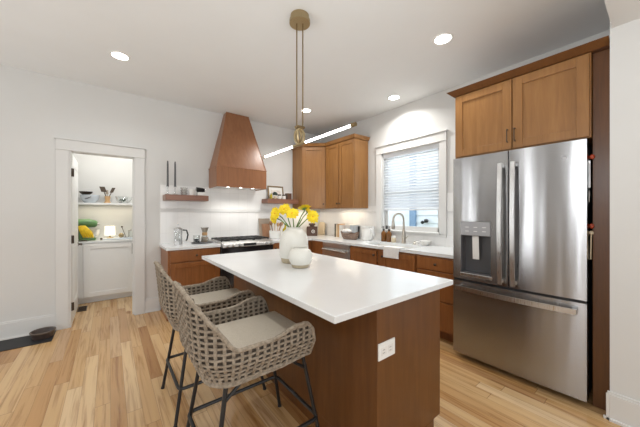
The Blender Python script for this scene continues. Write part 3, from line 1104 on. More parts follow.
# ------------------------------------------------------------------ stools
def make_stool():
    t = thing('bar_stool', (0, 0, 0), 'x', 'stool', 'woven stools along the island')
    # plan path of the shell, from the right arm tip round the back to the left arm tip
    Rr, hw, xf_, xb_ = .17, .272, .235, -.325
    path = []
    ns = 60
    straight = xf_ - (xb_ + Rr)
    arc = PI / 2 * Rr
    back = 2 * (hw - Rr)
    tot = 2 * straight + 2 * arc + back

    def plan(s):
        if s < straight:
            return Vector((xf_ - s, -hw, 0)), Vector((0, -1, 0))
        s2 = s - straight
        if s2 < arc:
            a = s2 / Rr
            c = Vector((xb_ + Rr, -hw + Rr, 0))
            n_ = Vector((-math.sin(a), -math.cos(a), 0))
            return c + n_ * Rr, n_
        s3 = s2 - arc
        if s3 < back:
            return Vector((xb_, -hw + Rr + s3, 0)), Vector((-1, 0, 0))
        s4 = s3 - back
        if s4 < arc:
            a = s4 / Rr
            c = Vector((xb_ + Rr, hw - Rr, 0))
            n_ = Vector((-math.cos(a), math.sin(a), 0))
            return c + n_ * Rr, n_
        s5 = s4 - arc
        return Vector((xb_ + Rr + s5, hw, 0)), Vector((0, 1, 0))

    def sm(x):
        x = min(1, max(0, x))
        return x * x * (3 - 2 * x)

    def ztop(s):
        q = min(s, tot - s)      # distance from an arm tip
        z = .655 + .125 * math.sqrt(max(0, 1 - (1 - min(1, q / .07)) ** 2))
        z -= .035 * sm((q - .10) / .16) * (1 - sm((q - .42) / .08))
        z += .215 * sm((q - .40) / .27)
        return z
    ZB = .575

    def zbot(s):
        q = min(s, tot - s)
        return ZB + .015 * (1 - sm(q / .2))

    def pos(s, z, off=0.):
        p, n_ = plan(s)
        h = (z - ZB)
        bk = sm((min(s, tot - s) - straight * .8) / (arc + .1))
        flare = -.050 * (1 - sm(h / .13)) + bk * .10 * max(0, h - .05)
        return p + n_ * (flare + off) + Z_ * z

    cols = 42
    pitch = tot / cols
    m = MB()
    zs_step = .0255

    def ribbon(pts_w):
        """pts_w: list of (centre, half-width vector, normal)"""
        prev = None
        first = None
        for c, hwv, n_ in pts_w:
            th = n_ * .0028
            v = [m.bm.verts.new(c + hwv + th), m.bm.verts.new(c - hwv + th), m.bm.verts.new(c - hwv - th), m.bm.verts.new(c + hwv - th)]
            if prev:
                m.bridge(prev, v)
            else:
                m.cap(v)
            prev = v
        if prev:
            m.cap(prev)
    for i in range(cols + 1):
        s = min(tot - .001, max(.001, i * pitch))
        z1, z0 = ztop(s), zbot(s)
        nseg = max(4, int((z1 - z0) / (zs_step / 2)))
        pw = []
        for k in range(nseg + 1):
            z = z0 + (z1 - z0) * k / nseg
            _, n_ = plan(s)
            tang = Vector((-n_.y, n_.x, 0))
            o_ =   .0022 * math.sin(PI * (z - ZB) / zs_step + PI * i)
            pw.append((pos(s, z, o_), tang * .0070, n_))
        ribbon(pw)
    nr = int((1.02 - ZB) / zs_step)
    for j in range(nr):
        z = ZB + .012 + j * zs_step
        seg = []
        N_ = cols * 3
        for k in range(N_ + 1):
            s = min(tot - .001, max(.001, tot * k / N_))
            if zbot(s) - .004 <= z <= ztop(s) - .004:
                _, n_ = plan(s)
                o_ = -.0022 * math.cos(PI * s / pitch + PI * j)
                seg.append((pos(s, z, o_), Z_ * .0047, n_))
            else:
                if len(seg) > 1:
                    ribbon(seg)
                seg = []
        if len(seg) > 1:
            ribbon(seg)
    sh = m.build('woven_shell', RATTAN, t)
    sp = [k / 90 * (tot - .002) + .001 for k in range(91)]
    rim = [pos(s, ztop(s)) for s in sp]
    low = [pos(s, zbot(s)) for s in reversed(sp)]
    m = MB()
    loop = rim + low
    pts, rs = [], []
    for i, p in enumerate(loop):
        pts.append(p)
        rs.append(.0098 + .0010 * math.sin(i * 2.1))
    m.tube(pts, rs, 8, closed=True)
    m.build('rim', RATTAN, t, smooth=True)
    # added dark sheet between the weaves, painting shade into the holes
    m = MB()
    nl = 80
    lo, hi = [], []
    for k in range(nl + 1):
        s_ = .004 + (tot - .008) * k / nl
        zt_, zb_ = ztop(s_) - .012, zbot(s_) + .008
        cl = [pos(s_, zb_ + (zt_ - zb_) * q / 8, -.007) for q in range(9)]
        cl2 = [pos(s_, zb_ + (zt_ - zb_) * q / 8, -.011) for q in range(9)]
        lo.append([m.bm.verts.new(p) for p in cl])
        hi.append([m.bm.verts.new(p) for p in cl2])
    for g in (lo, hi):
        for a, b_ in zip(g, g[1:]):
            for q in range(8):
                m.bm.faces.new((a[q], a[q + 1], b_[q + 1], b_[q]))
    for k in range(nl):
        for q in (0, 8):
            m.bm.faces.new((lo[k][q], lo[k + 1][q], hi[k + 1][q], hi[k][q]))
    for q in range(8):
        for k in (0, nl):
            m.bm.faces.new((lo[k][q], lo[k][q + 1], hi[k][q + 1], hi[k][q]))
    m.build('hole_shade_sheet', HOLE_SHADE, t, smooth=True)
    # the inner face of the weave
    m = MB()
    for i in range(cols + 1):
        s = min(tot - .001, max(.001, i * pitch))
        z1, z0 = ztop(s), zbot(s) + .03
        pw = []
        for k in range(15):
            z = z0 + (z1 - z0) * k / 14
            _, n_ = plan(s)
            tang = Vector((-n_.y, n_.x, 0))
            pw.append((pos(s, z, -.0165 + .0015 * math.sin(PI * (z - ZB) / zs_step + PI * i)), tang * .0070, n_))
        ribbon(pw)
    for j in range(1, nr):
        z = ZB + .012 + j * zs_step
        seg = []
        for k in range(cols * 2 + 1):
            s = min(tot - .001, max(.001, tot * k / (cols * 2)))
            if zbot(s) <= z <= ztop(s) - .004:
                _, n_ = plan(s)
                seg.append((pos(s, z, -.0165), Z_ * .0047, n_))
            else:
                if len(seg) > 1:
                    ribbon(seg)
                seg = []
        if len(seg) > 1:
            ribbon(seg)
    m.build('inner_weave', RATTAN, t)
    # seat pan and cushion
    m = MB()
    po = []
    for k in range(41):
        p = pos(.001 + (tot - .002) * k / 40, .605, -.022)
        po.append((p.x, p.y, .578))
    m.prism(po, (0, 0, .030))
    m.build('seat_pan', RATTAN, t)
    m = MB()
    po = []
    for k in range(49):
        p = pos(.001 + (tot - .002) * k / 48, .66, -.030)
        po.append(Vector((p.x, p.y, 0)))
    po += [Vector((xf_ + .035, y, 0)) for y in (.22, .1, 0, -.1, -.22)]
    rings = []
    c = Vector((-.03, 0, 0))
    for ins, z in ((.96, .610), (1.0, .622), (1.0, .668), (.975, .682), (.9, .688), (.5, .692)):
        rings.append(m.ring([c + (p - c) * ins + Z_ * z for p in po]))
    for a, b_ in zip(rings, rings[1:]):
        m.bridge(a, b_)
    m.cap(rings[0])
    m.cap(rings[-1])
    m.build('seat_cushion', LINEN, t, smooth=True)
    # frame
    foot = {}
    for sx in (1, -1):
        for sy in (1, -1):
            top = Vector((.205 if sx > 0 else -.205, sy * .195, .582))
            ft = Vector((.315 if sx > 0 else -.295, sy * .245, .004))
            foot[(sx, sy)] = (top, ft)
            m = MB().tube([top, ft], .0105, 10)
            lg = m.build('leg', BLACK, t, smooth=True)
            MB().lathe([(.013, 0), (.013, .012)], (ft.x, ft.y, 0), 10).build('foot_cap', MATT, lg)

    def at(k, z):
        a, b_ = foot[k]
        return a + (b_ - a) * ((a.z - z) / (a.z - b_.z))
    m = MB()
    cs = [at(k, .225) for k in ((1, 1), (-1, 1), (-1, -1), (1, -1))]
    pts = []
    for i in range(4):
        p, q, r_ = cs[i - 1], cs[i], cs[(i + 1) % 4]
        d0, d1 = (p - q).normalized(), (r_ - q).normalized()
        o_ = -(d0 + d1).normalized() * .016
        rad = .04
        for k in range(6):
            w_ = k / 5
            pts.append(q + o_ + d0 * rad * (1 - w_) ** 2 + d1 * rad * w_ ** 2)
    m.tube(pts, .0105, 8, closed=True)
    m.build('foot_ring', BLACK, t, smooth=True)
    m = MB()
    cs = [at(k, .566) for k in ((1, 1), (-1, 1), (-1, -1), (1, -1))]
    for i in range(4):
        m.tube([cs[i], cs[(i + 1) % 4]], .009, 8)
    m.tube([at((-1, -1), .566), at((1, -1), .40) * .0 + at((-1, 1), .566)], .009, 8)
    for k in ((-1, -1), (-1, 1), (1, 1), (1, -1)):
        m.tube([at(k, .50), at(k, .50) + Vector((-.09 * k[0], 0, .07))], .008, 8)
    m.build('seat_frame', BLACK, t, smooth=True)
    return t


st = make_stool()
st.location = (.62, 1.41, 0)
st['label'] = 'woven grey rattan stool nearest the camera at the island, cushion fully in view'
s2 = copy_tree(st)
s2.location = (.62, 2.13, 0)
s2['label'] = 'woven grey rattan stool farther along the island, behind the near stool'

# ------------------------------------------------------------------ pendant
r = thing('linear_pendant', (1.2, 1.80, 1.88), 'brass linear pendant with two glowing tubes above the island', 'pendant light')
m = MB().lathe([(.082, 0), (.082, .028), (.074, .03), (.074, .062)], (1.2, 1.80, ZC - .062), 36)
m.build('canopy', BRASS, r, smooth=True)
for dx in (-.024, .024):
    MB().tube([(1.2 + dx * .788, 1.80 - dx * .615, ZC - .06), (1.2 + dx * .788, 1.80 - dx * .615, 2.03)], .0055, 10).build('rod', BRASSD, r, smooth=True)
m = MB().box(1.165, 1.235, 1.775, 1.825, 2.018, 2.036)
m.build('rod_bridge', BRASSD, r, bevel=.004)
m = MB()
for k, (cx_, cz_, ry) in enumerate(((0, 1.965, .6), (0, 1.955, -.6))):
    pts = []
    for i in range(24):
        a = 2 * PI * i / 24
        lx, lz = .036 * math.cos(a), .062 * math.sin(a)
        p = Vector((lx, 0, lz))
        p.rotate(Matrix.Rotation(ry, 3, 'Z'))
        pts.append(p + Vector((1.2, 1.805, cz_)))
    m.tube(pts, .011, 10, closed=True)
m.build('knotted_rings', BRASS, r, smooth=True)
MB().tube([(1.2, 1.895, 1.893), (1.2, 1.715, 1.893)], .012, 14).build('centre_tube', BRASS, r, smooth=True)
for y0, y1 in ((1.215, 1.715), (1.895, 2.405)):
    MB().tube([(1.2, y0, 1.893), (1.2, y1, 1.893)], .0085, 14).build('light_tube', LEDW, r, smooth=True)
for y0, y1 in ((1.180, 1.215), (2.405, 2.440)):
    MB().tube([(1.2, y0, 1.893), (1.2, y1, 1.893)], .0135, 14).build('end_cap', BRASSD, r, smooth=True)

# ------------------------------------------------------------------ recessed lamps
spots = [((.086, 3.361), 'recessed ceiling lamp nearest the pantry doorway'),
         ((2.376, 1.24), 'recessed ceiling lamp nearest the fridge cabinet'),
         ((3.05, 2.276), 'recessed ceiling lamp in front of the sink window'),
         ((2.374, 3.39), 'recessed ceiling lamp nearest the diagonal corner cabinet'),
         ]
first = None
for (x, y), lab in spots:
    if first is None:
        o = thing('recessed_lamp', (x, y, ZC), lab, 'ceiling light', 'recessed ceiling lamps')
        m = MB().lathe([(.088, 0), (.085, -.006), (.068, -.004)], (x, y, ZC), 28, close=False)
        m.build('trim_ring', WHITEP, o, smooth=True)
        MB().lathe([(.068, -.003), (.068, -.001)], (x, y, ZC), 28).build('diffuser', LAMPW, o)
        first = o
    else:
        o = copy_tree(first)
        o.location = (x, y, ZC)
        o['label'] = lab
for (x, y) in [s[0] for s in spots] + [(.1, 1.3), (.2, -1.6), (2.0, -1.6), (-1.6, .9)]:  # last four are added unseen lights without a fixture
    l = bpy.data.lights.new('recessed_lamp_light', 'AREA')
    l.shape = 'DISK'
    l.size = .13
    l.energy = 16.0 if x > 2.3 and y > 2 else 6.0
    l.spread = 2.5
    l.color = (1, .98, .94)
    o = bpy.data.objects.new('recessed_lamp_light', l)
    o.location = (x, y, ZC - .012)
    COL.objects.link(o)

# ------------------------------------------------------------------ shelves and what stands on them
SG = 'floating wood shelves beside the hood'
m = MB().box(.588, 1.137, 4.078, YB - .0102, 1.520, 1.596)
tag(m.build('floating_shelf', SHELFW, bevel=.003), 'brown floating shelf left of the hood, holding candles', 'shelf', SG)
m = MB().box(2.085, 2.70, 4.088, YB - .0102, 1.512, 1.590)
tag(m.build('floating_shelf', SHELFW, bevel=.003), 'brown floating shelf right of the hood, holding a picture frame', 'shelf', SG)
SZ = 1.597
for (x, lab) in ((.625, 'tall dark taper candle in glass holder, left one of the pair'), (.715, 'tall dark taper candle in glass holder, right one of the pair')):
    c = thing('taper_candle', (x, 4.15, SZ), lab, 'candle', 'taper candles on the left shelf')
    MB().tube([(x, 4.15, SZ + .11), (x, 4.15, SZ + .41), (x, 4.15, SZ + .455)], [.0135, .011, .008], 12).build('candle', DGREY, c, smooth=True)
    MB().lathe([(.034, 0), (.034, .006), (.01, .012), (.009, .09), (.018, .105), (.018, .125)], (x, 4.15, SZ), 16).build('holder', GLASS, c, smooth=True)
# stacked glass dishes
for k in range(3):
    m = MB().lathe([(.030, 0), (.048, .028), (.051, .036), (.047, .034), (.029, .005)], (.826, 4.15, SZ + k * .034), 20, close=True)
    tag(m.build('glass_bowl', GLASS, smooth=True), ('bottom', 'middle', 'top')[k] + ' glass bowl of the small stack on the left shelf', 'bowl', 'stacked glass bowls')
c = thing('white_cup', (.925, 4.15, SZ), 'white cup between the glass bowls and the black scoop', 'cup')
MB().lathe([(.030, 0), (.034, .01), (.036, .085), (.033, .085), (.030, .012), (.001, .010)], (.925, 4.15, SZ), 20).build('cup_body', WHITEC, c, smooth=True)
MB().tube([(.955, 4.14, SZ + .07), (.982, 4.13, SZ + .06), (.982, 4.13, SZ + .03), (.957, 4.14, SZ + .02)], .006, 8).build('cup_handle', WHITEC, c, smooth=True)
c = thing('coffee_grinder', (1.04, 4.15, SZ), 'black and white grinder lying at the right end of the left shelf', 'grinder')
MB().box(.995, 1.10, 4.115, 4.19, SZ, SZ + .05).build('base_block', WHITEC, c, bevel=.008)
MB().tube([(.985, 4.15, SZ + .086), (1.065, 4.15, SZ + .082), (1.10, 4.15, SZ + .08)], [.036, .034, .022], 16).build('barrel', BLACKG, c, smooth=True)
MB().tube([(1.10 + .0, 4.15 + .026 * math.cos(a / 12 * 2 * PI), SZ + .08 + .026 * math.sin(a / 12 * 2 * PI)) for a in range(12)], .005, 6, closed=True).build('steel_ring', STEELH, c, smooth=True)

# right shelf
f = thing('picture_frame', (2.30, 4.28, 1.591), 'gilt framed picture leaning on the right shelf', 'picture')
fo, fu, fv, fn = Vector((2.185, 4.262, 1.5915)), Vector((.31, 0, 0)), Vector((0, .04, .235)), Vector((0, -.012, .002))
m = MB()
bw = .022
uu, vv = fu.normalized(), fv.normalized()
m.obox(fo, fu, vv * bw, fn).obox(fo + fv - vv * bw, fu, vv * bw, fn)
m.obox(fo + vv * bw, uu * bw, fv - vv * 2 * bw, fn).obox(fo + fu - uu * bw + vv * bw, uu * bw, fv - vv * 2 * bw, fn)
m.build('frame', BRASSD, f, bevel=.002)
MB().obox(fo + uu * bw + vv * bw, fu - uu * 2 * bw, fv - vv * 2 * bw, fn * .4).build('mount', CARD, f)
MB().obox(fo + uu * .06 + vv * .075 + fn * .41, fu - uu * .12, fv - vv * .15, fn * .05).build('print', PRINT, f)
c = thing('small_plant', (2.262, 4.16, 1.591), 'small dark leaved plant in front of the picture frame', 'plant')
MB().lathe([(.020, 0), (.028, .045), (.025, .045), (.001, .040)], (2.262, 4.16, 1.591), 14).build('pot', CREAM, c, smooth=True)
m = MB()
for i in range(26):
    a, e = random.uniform(0, 2 * PI), random.uniform(-.3, 1.3)
    p = Vector((2.262, 4.16, 1.672)) + .032 * Vector((math.cos(a) * math.cos(e), math.sin(a) * math.cos(e), math.sin(e)))
    m.ball(p, .017, 1, 1, .7, 8)
m.build('foliage', LEAFD, c, smooth=True)
for x, lab in ((2.342, 'white lidded jar on the right shelf beside the plant'), (2.430, 'white lidded jar on the right shelf beside the brown tin')):
    c = thing('spice_jar', (x, 4.15, 1.591), lab, 'jar', 'white jars on the right shelf')
    MB().lathe([(.032, 0), (.034, .006), (.034, .052), (.028, .058)], (x, 4.15, 1.591), 18).build('jar_body', WHITEC, c, smooth=True)
    MB().lathe([(.031, .058), (.031, .078), (.026, .081)], (x, 4.15, 1.591), 18).build('lid', BRONZE, c, smooth=True)
m = MB().box(2.485, 2.575, 4.12, 4.21, 1.591, 1.700)
tag(m.build('tea_tin', BROWNC, bevel=.006), 'square brown tin at the right end of the right shelf', 'tin')
m = MB().lathe([(.020, 0), (.024, .005), (.024, .06), (.012, .075), (.012, .09)], (2.175, 4.14, 1.591), 14)
tag(m.build('oil_bottle', OLIVE, smooth=True), 'tiny olive bottle left of the plant on the right shelf', 'bottle')

# ------------------------------------------------------------------ left counter: coffee things
cz = .9205
c = thing('french_press', (.735, 4.06, cz), 'glass french press coffee maker with black handle', 'french press')
MB().lathe([(.050, .02), (.050, .205), (.0485, .205), (.0485, .022), (.001, .021)], (.735, 4.06, cz), 24).build('beaker', GLASS, c, smooth=True)
m = MB().lathe([(.054, .185), (.054, .20), (.052, .20), (.052, .185)], (.735, 4.06, cz), 24)
m.lathe([(.052, 0), (.052, .05), (.0505, .05), (.0505, .004), (.001, .003)], (.735, 4.06, cz), 24)
for a in range(4):
    t_ = a * PI / 2 + .5
    m.box(.735 + .0515 * math.cos(t_) - .004, .735 + .0515 * math.cos(t_) + .004, 4.06 + .0515 * math.sin(t_) - .004, 4.06 + .0515 * math.sin(t_) + .004, cz + .03, cz + .2)
m.build('steel_frame', STEELH, c, smooth=True)
MB().lathe([(.053, .205), (.053, .215), (.030, .228), (.006, .232), (.005, .255), (.013, .262), (.012, .278), (.001, .282)], (.735, 4.06, cz), 24).build('lid', STEELH, c, smooth=True)
MB().tube([(.735, 4.06, cz + .21), (.735, 4.06, cz + .06)], .003, 8).lathe([(.046, .055), (.046, .065)], (.735, 4.06, cz), 20).build('plunger', STEELH, c, smooth=True)
MB().tube([(.790, 4.045, cz + .195), (.835, 4.035, cz + .19), (.852, 4.03, cz + .13), (.838, 4.035, cz + .06), (.825, 4.035, cz + .05)], .010, 10).build('handle', BLACK, c, smooth=True)

m = MB().lathe([(.001, 0), (.150, 0), (.160, .012), (.155, .012), (.147, .004), (.001, .004)], (0, 0, 0), 32, close=False)
for vv in m.bm.verts:
    vv.co = Vector((1.045 + vv.co.x * .95, 4.06 + vv.co.y * .7, cz + vv.co.z))
tag(m.build('serving_tray', DGREY, smooth=True), 'dark oval tray under the coffee carafe and cup', 'tray')
tz = cz + .0045
c = thing('coffee_glass', (.965, 4.05, tz), 'clear glass half full of black coffee on the dark tray', 'glass')
MB().lathe([(.034, 0), (.040, .004), (.044, .11), (.042, .11), (.038, .008), (.001, .007)], (.965, 4.05, tz), 20).build('tumbler', GLASS, c, smooth=True)
MB().lathe([(.037, .009), (.040, .062), (.001, .063)], (.965, 4.05, tz), 20).build('coffee', BLACKG, c, smooth=True)
c = thing('coffee_carafe', (1.085, 4.09, tz), 'hourglass glass coffee carafe with wood collar on the tray', 'carafe')
MB().lathe([(.045, 0), (.056, .02), (.054, .06), (.028, .105), (.028, .14), (.056, .215), (.054, .215), (.026, .14), (.026, .105), (.052, .06), (.053, .02), (.001, .006)], (1.085, 4.09, tz), 24).build('glass_body', GLASS, c, smooth=True)
MB().lathe([(.030, .10), (.036, .105), (.036, .14), (.030, .145)], (1.085, 4.09, tz), 20).build('wood_collar', BOARDL, c, smooth=True)
MB().lathe([(.030, .146), (.054, .211), (.050, .211), (.001, .150)], (1.085, 4.09, tz), 20).build('paper_filter', TAUPE, c, smooth=True)
MB().lathe([(.044, .008), (.050, .02), (.047, .06), (.036, .075), (.001, .075)], (1.085, 4.09, tz), 20).build('coffee', TAUPE, c, smooth=True)

# ------------------------------------------------------------------ right of the range
def cutting_board(x0, x1, yb, h, mat, lab, lean=.05):
    mb = MB()
    mb.obox((x0, yb - lean, cz), (x1 - x0, 0, 0), (0, lean, h), (0, -.018, .003))
    o_ = mb.build('cutting_board', mat, bevel=.006)
    return tag(o_, lab, 'cutting board', 'boards leaning by the range')


cutting_board(2.02, 2.235, YB - .012, .33, TAUPE, 'greyish wide cutting board leaning on the tile behind the walnut one')
cutting_board(2.06, 2.205, YB - .050, .24, BOARD, 'smaller walnut cutting board leaning in front of the greyish board', .05)
c = thing('utensil_crock', (2.19, 4.03, cz), 'white crock full of wooden utensils right of the range', 'utensil crock')
MB().lathe([(.070, 0), (.090, .02), (.098, .135), (.092, .135), (.084, .02), (.001, .014)], (2.19, 4.03, cz), 24).build('crock', WHITEC, c, smooth=True)
for i, (dx, dy, tx, ty, ln, mt) in enumerate(((-.03, 0, -.05, .03, .29, BOARD), (.0, .02, .02, .05, .31, BOARDL), (.03, -.01, .10, .0, .28, BOARDL), (.01, -.03, .06, -.04, .27, BOARD), (-.02, .03, -.02, .06, .30, DGREY), (.035, .02, .05, .04, .26, BOARDL))):
    p = Vector((2.20 + dx, 4.03 + dy, cz + .03))
    q = Vector((2.20 + dx + tx, 4.03 + dy + ty, cz + ln))
    q2 = p + (q - p) * .72
    m = MB().tube([p, q2], .006, 8)
    m.tube([q2, q2 + (q - q2) * .3, q2 + (q - q2) * .8, q], [.007, .024, .026, .012], 8)
    m.build('wooden_spoon', mt, c, smooth=True)
c = thing('salt_cellar', (2.325, 3.90, cz), 'small brown pot with white lid in front of the oil bottle', 'pot')
MB().lathe([(.035, 0), (.042, .01), (.042, .055), (.036, .06)], (2.325, 3.90, cz), 18).build('pot', BROWNC, c, smooth=True)
MB().lathe([(.040, .061), (.034, .075), (.006, .08), (.006, .095)], (2.325, 3.90, cz), 18).build('lid', WHITEC, c, smooth=True)
c = thing('oil_bottle', (2.42, 4.08, cz), 'squat yellow green oil bottle right of the utensil crock', 'bottle')
MB().lathe([(.045, 0), (.050, .01), (.050, .14), (.018, .18), (.016, .22)], (2.42, 4.08, cz), 20).build('bottle_body', OLIVE, c, smooth=True)
MB().lathe([(.019, .221), (.019, .245)], (2.42, 4.08, cz), 14).build('cap', BLACK, c)

# ------------------------------------------------------------------ corner and sink counter
c = thing('coffee_canister', (2.975, 4.10, cz), 'dark brown canister with round white emblem in the corner', 'canister')
m = MB()
m.obox(Vector((2.905, 4.13, cz)), (.158, -.124, 0), (.08, .10, 0), (0, 0, .175))
m.build('canister_body', BROWNC, c, bevel=.012)
ce = Vector((2.905, 4.13, cz)) + Vector((.079, -.062, 0)) + Vector((.04, .05, 0))
MB().lathe([(.045, .176), (.045, .195), (.062, .20), (.062, .232), (.030, .24)], (ce.x, ce.y, cz), 20).build('lid', BROWNC, c, smooth=True)
nn = Vector((-.617, -.787, 0))
fc = Vector((2.905, 4.13, cz)) + Vector((.097, -.076, .085))
m = MB()
uu = Vector((.787, -.617, 0))
m.tube([fc + nn * .003 + .027 * (math.cos(a / 20 * 2 * PI) * uu + math.sin(a / 20 * 2 * PI) * Z_) for a in range(20)], .006, 6, closed=True)
m.ball(fc + nn * .002, .011)
m.build('emblem', CARD, c, smooth=True)
m = MB()
prof = [(-.10, 0), (.10, 0), (.10, .20), (.085, .235), (.045, .25), (.045, .25), (-.045, .25), (-.085, .235), (-.10, .20)]
m.prism([(XS - .085, 4.20 + w_, cz + h) for w_, h in prof], (.022, 0, 0))
bmesh.ops.rotate(m.bm, verts=m.bm.verts, cent=(XS - .063, 4.20, cz), matrix=Matrix.Rotation(.10, 3, 'Y'))
tag(m.build('cheese_board', CREAM, bevel=.006), 'cream rounded board leaning on the tile beside the brown canister', 'cutting board')
# dish rack with books and basket
bk = [('cook_book', 3.655, .035, .235, BLACK, 'black spined cookbook at the far end of the book row'), ('cook_book', 3.615, .040, .225, CREAM, 'cream cookbook standing next to the black one'),
      ('cook_book', 3.565, .050, .235, BOARDL, 'tan cookbook third in the row behind the basket'), ('cook_book', 3.475, .090, .215, CARD, 'thick white cookbook in the middle behind the basket'),
      ('cook_book', 3.405, .070, .225, PRINT, 'pinkish cookbook right of the thick white one'), ('cook_book', 3.295, .110, .228, CARD, 'wide white cookbook near the bookend'),
      ('cook_book', 3.225, .070, .222, BLUEW, 'pale blue cookbook against the bookend')]
for nm, y, w_, h, mt, lab in bk:
    b_ = thing(nm, (3.29, y + w_ / 2, cz), lab, 'book', 'cookbooks on the sink counter')
    MB().box(3.21, 3.36, y, y + w_ - .003, cz, cz + h).build('cover', mt, b_, bevel=.003)
    MB().box(3.214, 3.356, y + .004, y + w_ - .007, cz + h, cz + h + .0015).build('pages', CARD, b_)
m = MB().box(3.325, 3.35, 3.200, 3.212, cz, cz + .20).box(3.22, 3.34, 3.15, 3.20, cz, cz + .003)
tag(m.build('bookend', BLACK), 'black metal bookend at the near end of the cookbooks', 'bookend')
c = thing('wicker_basket', (3.09, 3.17, cz), 'brown wicker basket holding linens before the cookbooks', 'basket')
m = MB()
rings = []
for kx, ky, z in ((.060, .17, 0), (.085, .21, .04), (.098, .245, .101), (.090, .235, .101), (.078, .20, .04), (.05, .16, .008)):
    pts = []
    for i in range(30):
        a = 2 * PI * i / 30
        zz = z + (.030 * abs(math.sin(a)) ** 4 if z > .1 else 0)
        pts.append((3.09 + kx * math.cos(a), 3.17 + ky * math.sin(a) * .8, cz + zz))
    rings.append(m.ring(pts))
for a, b_ in zip(rings, rings[1:]):
    m.bridge(a, b_)
m.cap(rings[0])
m.cap(rings[-1])
m.build('basket_body', WICKER, c, smooth=True)
m = MB()
for i in range(9):
    m.ball((3.09 + random.uniform(-.035, .035), 3.24 + random.uniform(-.06, .06), cz + .10 + random.uniform(0, .045)), .042, 1, 1.2, .75, 12)
tag(m.build('folded_linen', TOWEL, smooth=True), 'crumpled white linen heaped in the wicker basket', 'linen')
c = thing('pitcher', (3.18, 2.86, cz), 'white ridged ceramic pitcher left of the soap bottles', 'pitcher')
m = MB()
rings = []
for rr, h in ((.068, 0), (.090, .03), (.100, .09), (.094, .15), (.088, .19), (.098, .222), (.094, .222), (.084, .19), (.090, .15), (.094, .09), (.08, .03), (.05, .01)):
    pts = []
    for i in range(48):
        a = 2 * PI * i / 48
        q = rr * (1 + (.022 * math.cos(a * 12) if .02 < h < .2 else 0))
        if h > .2:
            q += .03 * max(0, math.cos(a - 2.2)) ** 8
        pts.append((3.18 + q * math.cos(a), 2.86 + q * math.sin(a), cz + h))
    rings.append(m.ring(pts))
for a, b_ in zip(rings, rings[1:]):
    m.bridge(a, b_)
m.cap(rings[0])
m.cap(rings[-1])
m.build('jug', WHITEC, c, smooth=True)
MB().tube([(3.14, 2.78, cz + .19), (3.12, 2.73, cz + .17), (3.12, 2.715, cz + .11), (3.15, 2.77, cz + .05)], .010, 8).build('handle', WHITEC, c, smooth=True)
for y, lab in ((2.625, 'amber soap bottle with black pump, left one of two'), (2.525, 'amber soap bottle with black pump, right one nearer the faucet')):
    c = thing('soap_bottle', (3.27, y, cz), lab, 'soap bottle', 'amber soap bottles')
    MB().lathe([(.036, 0), (.040, .006), (.040, .12), (.030, .145), (.014, .155), (.014, .165)], (3.27, y, cz), 20).build('bottle_body', AMBER, c, smooth=True)
    m = MB().lathe([(.017, .165), (.017, .188), (.005, .19), (.005, .215), (.010, .216), (.010, .226)], (3.27, y, cz), 14)
    m.tube([(3.27, y, cz + .22), (3.235, y, cz + .218), (3.225, y, cz + .21)], .005, 8)
    m.build('pump', BLACK, c, smooth=True)
c = thing('salt_jar', (3.27, 2.445, cz), 'small clear jar with pale lid beside the faucet', 'jar')
MB().lathe([(.032, 0), (.036, .005), (.036, .06), (.030, .066)], (3.27, 2.445, cz), 18).build('jar_body', CREAM, c, smooth=True)
MB().lathe([(.034, .067), (.034, .088), (.028, .092)], (3.27, 2.445, cz), 18).build('lid', WHITEC, c, smooth=True)
# faucet
c = thing('kitchen_faucet', (3.265, 2.30, cz), 'brushed nickel gooseneck faucet at the sink', 'faucet')
MB().lathe([(.034, 0), (.034, .008), (.029, .014), (.026, .10), (.020, .19), (.015, .20)], (3.265, 2.27, cz), 20).build('body', NICKEL, c, smooth=True)
pts = [(3.265, 2.27, cz + .17), (3.265, 2.27, cz + .33)]
dirv = Vector((-.94, .34, 0))
for k in range(1, 13):
    a = PI * k / 12
    p = Vector((3.265, 2.27, cz + .33)) + dirv * .085 * (1 - math.cos(a)) + Z_ * .09 * math.sin(a)
    pts.append(p)
MB().tube(pts, .015, 12).build('spout', NICKEL, c, smooth=True)
e = Vector(pts[-1])
MB().tube([e, e - Z_ * .02, e - Z_ * .10, e - Z_ * .13], [.016, .021, .025, .021], 14).build('spray_head', NICKEL, c, smooth=True)
MB().tube([(3.265, 2.245, cz + .075), (3.265, 2.225, cz + .08), (3.245, 2.185, cz + .115)], [.010, .008, .006], 8).build('lever', NICKEL, c, smooth=True)
c = thing('dish_brush_bowl', (3.27, 1.96, cz), 'low white dish near the right end of the sink counter', 'bowl')
MB().lathe([(.040, 0), (.068, .055), (.072, .062), (.066, .062), (.038, .008), (.001, .006)], (3.27, 1.94, cz), 24).build('dish', WHITEC, c, smooth=True)
m = MB().lathe([(.022, 0), (.024, .02), (.012, .03), (.010, .045)], (3.25, 2.085, cz), 14)
tag(m.build('air_switch', NICKEL, smooth=True), 'small nickel button beside the white dish', 'sink button')
m = MB().lathe([(.018, 0), (.020, .045), (.010, .05)], (3.22, 2.03, cz), 12)
tag(m.build('small_cup', WHITEC, smooth=True), 'tiny white cup just left of the low white dish', 'cup')
